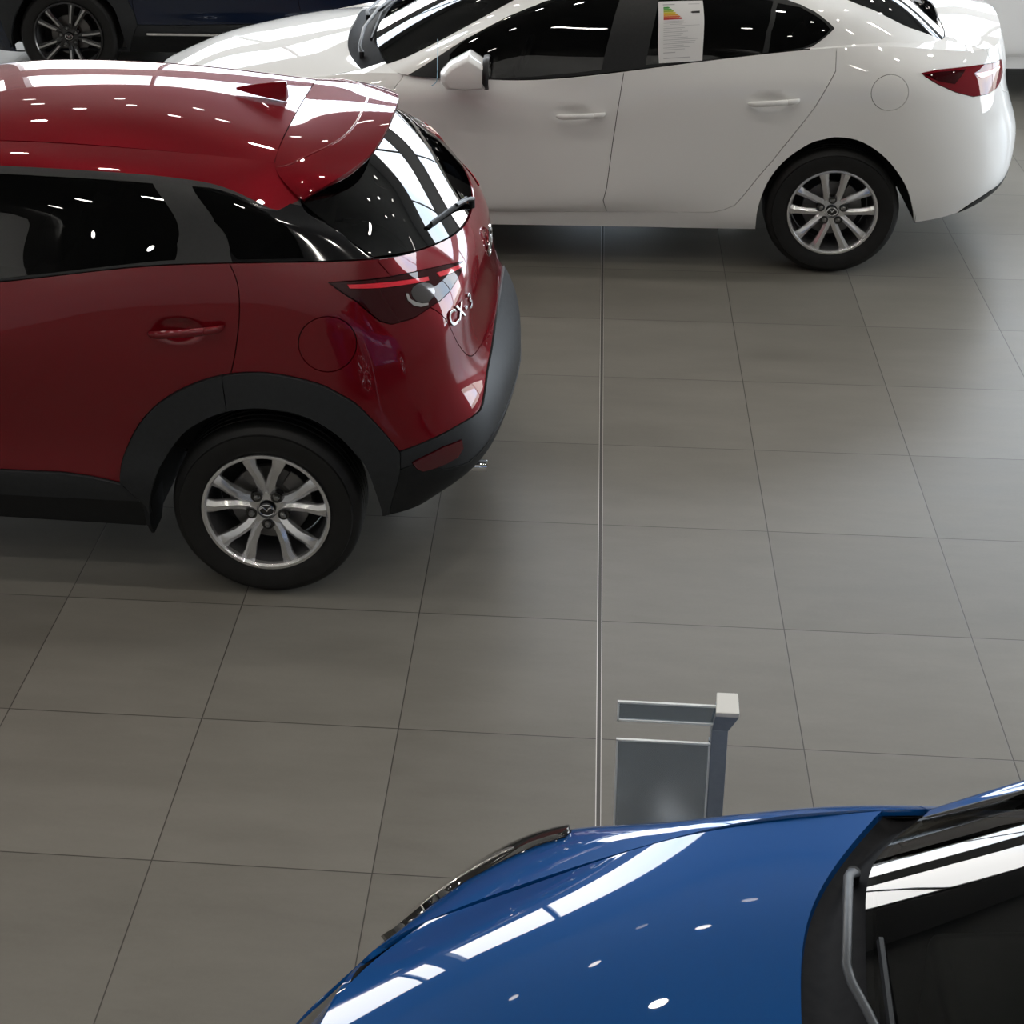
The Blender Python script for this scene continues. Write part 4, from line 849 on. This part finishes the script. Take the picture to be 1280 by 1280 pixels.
# ---------------------------------------------------------------- the showroom
def tile_floor():
    m = bpy.data.materials.new('stoneware_floor_tiles'); m.use_nodes = True; nt = m.node_tree; N = nt.nodes; Lk = nt.links.new
    b = N['Principled BSDF']
    geo = N.new('ShaderNodeNewGeometry'); sep = N.new('ShaderNodeSeparateXYZ'); Lk(geo.outputs['Position'], sep.inputs[0])
    def M(op, a, bb=None, c=None):
        n = N.new('ShaderNodeMath'); n.operation = op
        for i, v in enumerate((a, bb, c)):
            if v is None: continue
            if isinstance(v, (int, float)): n.inputs[i].default_value = v
            else: Lk(v, n.inputs[i])
        return n.outputs[0]
    tx = M('DIVIDE', sep.outputs[0], .6); ty = M('DIVIDE', sep.outputs[1], .6)
    fx = M('FRACT', tx); fy = M('FRACT', ty)
    def edge(f): return M('MULTIPLY', M('MINIMUM', f, M('SUBTRACT', 1.0, f)), .6)
    ex, ey = edge(fx), edge(fy); e = M('MINIMUM', ex, ey)
    joint = N.new('ShaderNodeMapRange'); joint.inputs['From Min'].default_value = .0013; joint.inputs['From Max'].default_value = .0021; Lk(e, joint.inputs['Value'])
    cx = N.new('ShaderNodeCombineXYZ'); Lk(M('FLOOR', tx), cx.inputs[0]); Lk(M('FLOOR', ty), cx.inputs[1])
    wn = N.new('ShaderNodeTexWhiteNoise'); Lk(cx.outputs[0], wn.inputs['Vector'])
    # cloudy cement print, offset from tile to tile, stretched along x
    off = N.new('ShaderNodeVectorMath'); off.operation = 'MULTIPLY_ADD'; Lk(wn.outputs['Color'], off.inputs[0]); off.inputs[1].default_value = (9, 9, 9); Lk(geo.outputs['Position'], off.inputs[2])
    st = N.new('ShaderNodeVectorMath'); st.operation = 'MULTIPLY'; Lk(off.outputs[0], st.inputs[0]); st.inputs[1].default_value = (1.6, 5.5, 1)
    n1 = N.new('ShaderNodeTexNoise'); n1.inputs['Scale'].default_value = 1.3; n1.inputs['Detail'].default_value = 7; n1.inputs['Roughness'].default_value = .62; Lk(st.outputs[0], n1.inputs['Vector'])
    n2 = N.new('ShaderNodeTexNoise'); n2.inputs['Scale'].default_value = 90; n2.inputs['Detail'].default_value = 3; Lk(off.outputs[0], n2.inputs['Vector'])
    tone = M('ADD', M('MULTIPLY', wn.outputs['Value'], .10), M('ADD', M('MULTIPLY', n1.outputs['Fac'], .30), M('MULTIPLY', n2.outputs['Fac'], .05)))
    rp = N.new('ShaderNodeValToRGB'); rp.color_ramp.elements[0].position = .12; rp.color_ramp.elements[0].color = (.130, .122, .105, 1); rp.color_ramp.elements[1].position = .34; rp.color_ramp.elements[1].color = (.186, .175, .153, 1)
    Lk(tone, rp.inputs['Fac'])
    mx = N.new('ShaderNodeMix'); mx.data_type = 'RGBA'; mx.inputs['A'].default_value = (.043, .038, .033, 1); Lk(joint.outputs['Result'], mx.inputs['Factor']); Lk(rp.outputs['Color'], mx.inputs['B'])
    Lk(mx.outputs['Result'], b.inputs['Base Color'])
    rr = N.new('ShaderNodeMapRange'); rr.inputs['To Min'].default_value = .30; rr.inputs['To Max'].default_value = .46; Lk(n1.outputs['Fac'], rr.inputs['Value']); Lk(rr.outputs['Result'], b.inputs['Roughness'])
    b.inputs['Specular IOR Level'].default_value = .33
    bp = N.new('ShaderNodeBump'); bp.inputs['Strength'].default_value = .25; bp.inputs['Distance'].default_value = .002; Lk(joint.outputs['Result'], bp.inputs['Height']); Lk(bp.outputs['Normal'], b.inputs['Normal'])
    return m

X0, X1, Y0, Y1, ZC = -13.0, 8.0, -9.0, 7.75, 5.3
WALL = add_noise(mat('painted_plaster', (.55, .54, .52), 0, .7), 2, (.29, .288, .28), (.33, .325, .32))
CEIL = add_noise(mat('ceiling_paint', (.5, .49, .47), 0, .8), 1.5, (.10, .099, .097), (.12, .119, .117))
BACKW = add_noise(mat('grey_back_wall', (.4, .395, .385), 0, .7), 2, (.38, .375, .365), (.42, .415, .405))
MULL = mat('grey_window_frame', (.16, .16, .165), .3, .4)
def room():
    o = MB().box((X0, Y0, -.12), (X1, Y1, 0)).build('floor', tile_floor()); structure(o)
    structure(MB().box((X0 - .2, Y0 - .2, ZC), (X1 + .2, Y1 + .2, ZC + .2)).build('ceiling', CEIL))
    structure(MB().box((X0, Y0 - .2, 0), (X1, Y0, ZC)).build('wall_back', BACKW))
    m = MB(); m.box((X1, Y0 - .2, 0), (X1 + .2, 2.0, ZC)); m.box((X1, 2.0, 0), (X1 + .2, 7.0, .3)); m.box((X1, 2.0, 3.6), (X1 + .2, 7.0, ZC)); m.box((X1, 7.0, 0), (X1 + .2, Y1 + .2, ZC)); structure(m.build('wall_right', WALL))
    structure(MB().box((X0 - .2, Y0 - .2, 0), (X0, Y1 + .2, ZC)).build('wall_left', WALL))
    # glazed front: shop window, spandrel, clerestory, round columns of the frame
    m = MB(); m.box((X0, Y1, 0), (X1, Y1 + .2, .62)); m.box((X0, Y1, 2.75), (X1, Y1 + .2, 3.38)); m.box((X0, Y1, 4.65), (X1, Y1 + .2, ZC))  # unseen low wall under the shop window, raised to cut low daylight
    for x in (-5.35, 7.66): m.box((x, Y1 - .02, 0), (x + .34, Y1 + .22, ZC))
    structure(m.build('wall_front', WALL))
    n = 0
    for z0, z1 in ((.62, 2.75), (3.38, 4.65)):
        x = X0
        while x < X1 - .1:
            n += 1; m = MB(); x2 = min(x + 2.4, X1)
            m.box((x, Y1 + .05, z0), (x + .03, Y1 + .13, z1)); m.box((x2 - .03, Y1 + .05, z0), (x2, Y1 + .13, z1)); m.box((x, Y1 + .05, z0), (x2, Y1 + .13, z0 + .05)); m.box((x, Y1 + .05, z1 - .05), (x2, Y1 + .13, z1))
            structure(m.build('window_%d' % n, MULL)); x += 2.4
    for k in range(2):
        n += 1; y = 2.0 + 2.5 * k; m = MB(); m.box((X1 + .05, y, .3), (X1 + .13, y + .04, 3.6)); m.box((X1 + .05, y + 2.46, .3), (X1 + .13, y + 2.5, 3.6)); m.box((X1 + .05, y, .3), (X1 + .13, y + 2.5, .36)); m.box((X1 + .05, y, 3.54), (X1 + .13, y + 2.5, 3.6)); structure(m.build('window_%d' % n, MULL))
    # metal-edged movement joint in the tiling
    j = MB(); j.box((-.0062, -8.9, 0), (.0052, 7.7, .0004)); structure(j.build('trim_1', mat('joint_rubber', (.055, .05, .045), 0, .6)))
    j = MB(); j.box((-.0088, -8.9, 0), (-.0062, 7.7, .0009)); j.box((.0052, -8.9, 0), (.0070, 7.7, .0009)); structure(j.build('trim_2', mat('joint_aluminium', (.55, .53, .50), .7, .38)))
    # the forecourt outside
    g = MB().box((-60, Y1 + .3, -.3), (60, 90, -.15)).build('ground_outside', add_noise(mat('pale_forecourt_paving', (.5, .46, .38), 0, .8), .4, (.46, .42, .34), (.55, .5, .42))); structure(g)
room()

# ---------------------------------------------------------------- the cars
red, RP = hatch_car('crossover_car', 'red crossover car at the left with black wheel-arch cladding and silver alloy wheels', (-1.115, .30), 0.0, RED_PAINT, 'red')
lettering('CX-3', red, RP['LOWER'], [(.606,.580,.935),(.626,.530,.938),(.641,.488,.94),(.652,.446,.94)], .074, .0022, CHROME, 'badge_letter')
white, WP = sedan_car('sedan_car', 'white sedan behind the red crossover, paper energy label in its rear window', (1.09, 3.25), .012, WHITE_PAINT)
blue, BP = hatch_car('hatchback_car', 'bright blue car in the bottom right corner seen from above its bonnet', (2.68, -3.41), 0.0, BLUE_PAINT, 'red')
navy, NP = hatch_car('crossover_car', 'dark navy car in the back row with twin-spoke black alloy wheels', (-1.03, 6.2), 0.0, NAVY_PAINT, 'dark')
back_white, BW = sedan_car('sedan_car', 'white car in the back row beyond the white sedan tail, lower side showing', (3.9, 6.2), 0.0, WHITE_PAINT)
for c, s in ((navy, None),):
    m = MB(); 
    m.box((-2.02, -.862, .365), (-.50, -.846, .380)); m.build('sill_strip', CHROME, c, label='bright strip along the sill')

# ---------------------------------------------------------------- paper label in the white car's window
def energy_label():
    PAPER = mat('white_paper', (.72, .72, .72), 0, .6); GREY = mat('grey_print', (.42, .42, .44), 0, .7); DARK = mat('black_print', (.02, .02, .02), 0, .7)
    c, s = math.cos(.012), math.sin(.012)
    W = lambda p: np.array((1.09 + c * p[0] - s * p[1], 3.25 + s * p[0] + c * p[1], p[2]))
    G = WP['GREEN']
    cu = np.array([G.nearest(p) for p in ((-.870, .690, 1.316), (-.662, .687, 1.323), (-.660, .818, 1.067), (-.862, .819, 1.052))])
    def at(u, v, o=0):
        q = (cu[0] * (1 - u) + cu[1] * u) * (1 - v) + (cu[3] * (1 - u) + cu[2] * u) * v
        q0, q1 = np.array([q[0]]), np.array([q[1]]); nn = G.normal(q0, q1)[0]; nn = nn if nn[1] > 0 else -nn
        return W((G.ev(q0, q1)[0] + nn * (.0035 + o)) * (1, -1, 1))
    a = np.array([at(0, 0), at(1, 0), at(1, 1), at(0, 1)]); n = np.cross(a[1] - a[0], a[3] - a[0]); n /= np.linalg.norm(n)
    if n[1] > 0: n = -n
    t = thing('energy_label', 'white paper energy label with coloured rating bars in the white sedan rear door window', 'label', tuple(a.mean(0)))
    inv = -a.mean(0)
    def sheet(name, quad, o, m, label=None):
        b = MB(); q = [at(*p, o) + inv for p in quad]; b.prism([tuple(p) for p in q], [tuple(p + n * .0006) for p in q]); return b.build(name, m, t, label=label)
    b = MB(); nu, nv = 7, 13; top = [[at(i / (nu - 1), k / (nv - 1)) + inv for i in range(nu)] for k in range(nv)]
    v = [tuple(p) for r in top for p in r] + [tuple(p + n * .0006) for r in top for p in r]; kq = nu * nv; f = []
    for k in range(nv - 1):
        for i in range(nu - 1):
            q = (k * nu + i, k * nu + i + 1, (k + 1) * nu + i + 1, (k + 1) * nu + i); f += [q, tuple(x + kq for x in reversed(q))]
    rim = [i for i in range(nu)] + [k * nu + nu - 1 for k in range(1, nv)] + [(nv - 1) * nu + i for i in range(nu - 2, -1, -1)] + [k * nu for k in range(nv - 2, 0, -1)]
    f += [(rim[i], rim[(i + 1) % len(rim)], rim[(i + 1) % len(rim)] + kq, rim[i] + kq) for i in range(len(rim))]
    b.add(v, f).build('paper_sheet', PAPER, t, smooth=True)
    cols = [(.05, .30, .06), (.10, .36, .07), (.33, .42, .05), (.62, .48, .04), (.66, .33, .04), (.62, .15, .05), (.45, .03, .04)]
    for k, col in enumerate(cols):
        y0 = .105 + k * .0325; y1 = y0 + .030; x1 = .22 + k * .045
        sheet('rating_bar', [(.11, y0), (x1, y0), (x1 + .035, (y0 + y1) / 2), (x1, y1), (.11, y1)], .0012, mat('rating_bar_%d' % k, col, 0, .6), 'coloured rating bar')
    sheet('rating_arrow', [(.70, .215), (.74, .20), (.91, .195), (.91, .235), (.74, .235)], .0012, DARK, 'black rating arrow')
    random.seed(4)
    rows = [(.065, .10, .36, .018), (.065, .66, .92, .010), (.36, .11, .55, .006), (.385, .11, .60, .006), (.41, .25, .52, .006), (.435, .11, .90, .006)] + [(.47 + k * .03, .11, .11 + .8 * random.uniform(.45, 1), .007) for k in range(12)] + [(.845, .11, .38, .012), (.93, .11, .72, .012)]
    for y, x0, x1, h in rows:
        q = [at(*p, .0012) + inv for p in ((x0, y - h / 2), (x1, y - h / 2), (x1, y + h / 2), (x0, y + h / 2))]
        MB().prism([tuple(p) for p in q], [tuple(p + n * .0004) for p in q]).build('text_line', GREY, t, label='faint grey line of print')
energy_label()
def cord():
    c, s = math.cos(.012), math.sin(.012)
    W = lambda p: (1.09 + c * p[0] - s * p[1], 3.25 + s * p[0] + c * p[1], p[2])
    pts = [W(p) for p in smooth([(-1.915, -.775, 1.145), (-1.910, -.83, 1.125), (-1.905, -.91, 1.088), (-1.902, -.96, 1.045), (-1.905, -.96, 1.00), (-1.915, -.935, .975), (-1.935, -.915, .955)], 4)]
    o = MB().tube(pts, .0022, 6).build('mirror_cord', mat('pale_blue_cord', (.25, .45, .58), 0, .5)); o['label'] = 'thin pale blue cord hanging across the white sedan door mirror'; o['category'] = 'cord'
cord()

# ---------------------------------------------------------------- display stand by the blue car
def display_stand():
    GREY = add_noise(mat('grey_stand_metal', (.27, .31, .36), .2, .4), 60, (.26, .30, .35), (.29, .33, .38)); LIT_TOP = mat('lit_stand_cap', (.62, .61, .58), 0, .5)  # cap paler than the post: light on its top put into the colour
    ACR = glass('reflection_tint_acrylic', (.46, .50, .54), 1.45, .5, (.13, .185, .235), .22); EDGE = mat('bright_acrylic_edge', (.72, .75, .76), 0, .25)  # blue-grey haze of the panes is reflection put into the colour
    px_, py = .25, -2.185
    t = thing('display_stand', 'slim grey display stand with clear acrylic panels beside the blue bonnet', 'stand', (px_, py, 0))
    MB().box((-.20, -.14, 0), (.12, .16, .010)).build('base_plate', GREY, t, bevel=.002)
    MB().box((-.018, -.015, .010), (.018, .020, .835)).build('post', GREY, t, bevel=.0015)
    m = MB(); m.loft([[(-.018, -.015, .835), (.018, -.015, .835), (.018, .020, .835), (-.018, .020, .835)], [(-.014, -.040, .892), (.037, -.040, .892), (.038, .030, .892), (-.006, .030, .892)]]); m.build('neck', GREY, t)
    MB().prism([(-.014, -.042, .892), (.037, -.042, .892), (.039, .030, .892), (-.008, .030, .892)], [(-.014, -.042, .904), (.037, -.042, .904), (.039, .030, .904), (-.008, .030, .904)]).build('cap', LIT_TOP, t, bevel=.002)
    def pane(name, x0, x1, z0, z1, y):
        o = MB().add([(x0, y, z0), (x1, y, z0), (x1, y, z1), (x0, y, z1)], [(0, 1, 2, 3)]).build(name, ACR, t)
        e = MB(); w = .0022
        e.box((x0 - w, y - .003, z1 - w), (x1, y + .003, z1 + w)); e.box((x0 - w, y - .003, z0 - w), (x0 + w, y + .003, z1)); e.box((x0 - w, y - .003, z0 - w), (x1, y + .003, z0 + w)); e.box((x1 - w, y - .003, z0 - w), (x1 + w, y + .003, z1))
        e.build('panel_edge', EDGE, o)
    pane('header_strip', -.225, -.010, .850, .898, -.013); pane('acrylic_panel', -.225, -.021, .500, .796, -.013)
    MB().box((-.022, -.006, .50), (-.0185, .006, .80)).build('panel_clip', GREY, t)
display_stand()

# ---------------------------------------------------------------- light
w = bpy.data.worlds.new('overcast_sky'); scene.world = w; w.use_nodes = True; nt = w.node_tree
bg = nt.nodes['Background']; bg.inputs['Strength'].default_value = 11.0
tc = nt.nodes.new('ShaderNodeTexCoord'); nz = nt.nodes.new('ShaderNodeTexNoise'); nz.inputs['Scale'].default_value = 3.0; nz.inputs['Detail'].default_value = 5
cr = nt.nodes.new('ShaderNodeValToRGB'); cr.color_ramp.elements[0].position = .35; cr.color_ramp.elements[0].color = (.62, .80, 1, 1); cr.color_ramp.elements[1].position = .6; cr.color_ramp.elements[1].color = (1, .99, .97, 1)
nt.links.new(tc.outputs['Generated'], nz.inputs['Vector']); nt.links.new(nz.outputs['Fac'], cr.inputs['Fac']); nt.links.new(cr.outputs['Color'], bg.inputs['Color'])
def area(name, loc, rot, sx, sy, portal=False, power=0, color=(1, 1, 1), shape='RECTANGLE'):
    l = bpy.data.lights.new(name, 'AREA'); l.shape = shape; l.size = sx; l.size_y = sy; l.energy = power; l.color = color
    if portal: l.cycles.is_portal = True
    o = bpy.data.objects.new(name, l); COL.objects.link(o); o.location = loc; o.rotation_euler = rot; return o
area('window_portal', ((X0 + X1) / 2, Y1 + .26, 1.685), (-PI / 2, 0, 0), X1 - X0, 2.13, True)
area('window_portal', ((X0 + X1) / 2, Y1 + .26, 4.015), (-PI / 2, 0, 0), X1 - X0, 1.27, True)
area('window_portal', (X1 + .24, 4.5, 1.95), (0, PI / 2, 0), 3.3, 5.0, True)
spots = [(-10 + i * 2.0 + (.5 if j % 2 else -.5), -6.6 + j * 1.9, 7.6) for i in range(11) for j in range(6)] + [(-8.2 + i * 1.15 + .4 * (j % 2), 4.9 + j * .95, 3.0) for i in range(12) for j in range(3)]
for x, y, p in spots:
    l = area('ceiling_downlight', (x, y, ZC - .005), (0, 0, 0), .15, .15, False, p, (1, .95, .87), 'DISK'); l.data.spread = math.radians(130)
for i in range(12):      # added lights that brighten the back wall and the cars' near sides
    area('back_wall_fill', (-10.5 + i * 1.8, Y0 + 1.3, ZC - .06), (-math.radians(38), 0, 0), .5, .12, False, 26.0, (1, .97, .92))

cam = bpy.data.cameras.new('camera'); co = bpy.data.objects.new('camera', cam); COL.objects.link(co); scene.camera = co
F_PX, PITCH, ROLL, YAW, CX, CY = 2076.188, .385, -.01, -.095, 554.748, 306.037
fw = Vector((math.sin(YAW) * math.cos(PITCH), math.cos(YAW) * math.cos(PITCH), -math.sin(PITCH))); r0 = Vector((math.cos(YAW), -math.sin(YAW), 0)); u0 = r0.cross(fw)
r1 = math.cos(ROLL) * r0 + math.sin(ROLL) * u0; u1 = -math.sin(ROLL) * r0 + math.cos(ROLL) * u0
co.matrix_world = Matrix(((r1.x, u1.x, -fw.x, -.063), (r1.y, u1.y, -fw.y, -5.243), (r1.z, u1.z, -fw.z, 3.217), (0, 0, 0, 1)))
cam.sensor_fit = 'HORIZONTAL'; cam.sensor_width = 36.0; cam.lens = 36.0 * F_PX / 1280
cam.shift_x = (640 - CX) / 1280; cam.shift_y = (CY - 640) / 1280
cam.clip_start = .05; cam.clip_end = 300

vs = scene.view_settings; vs.view_transform = 'Standard'; vs.look = 'None'; vs.gamma = 1.0; vs.exposure = 0.0; vs.use_curve_mapping = False
scene.cycles.use_denoising = True; scene.cycles.max_bounces = 10; scene.cycles.transparent_max_bounces = 12; scene.cycles.sample_clamp_indirect = 6.0
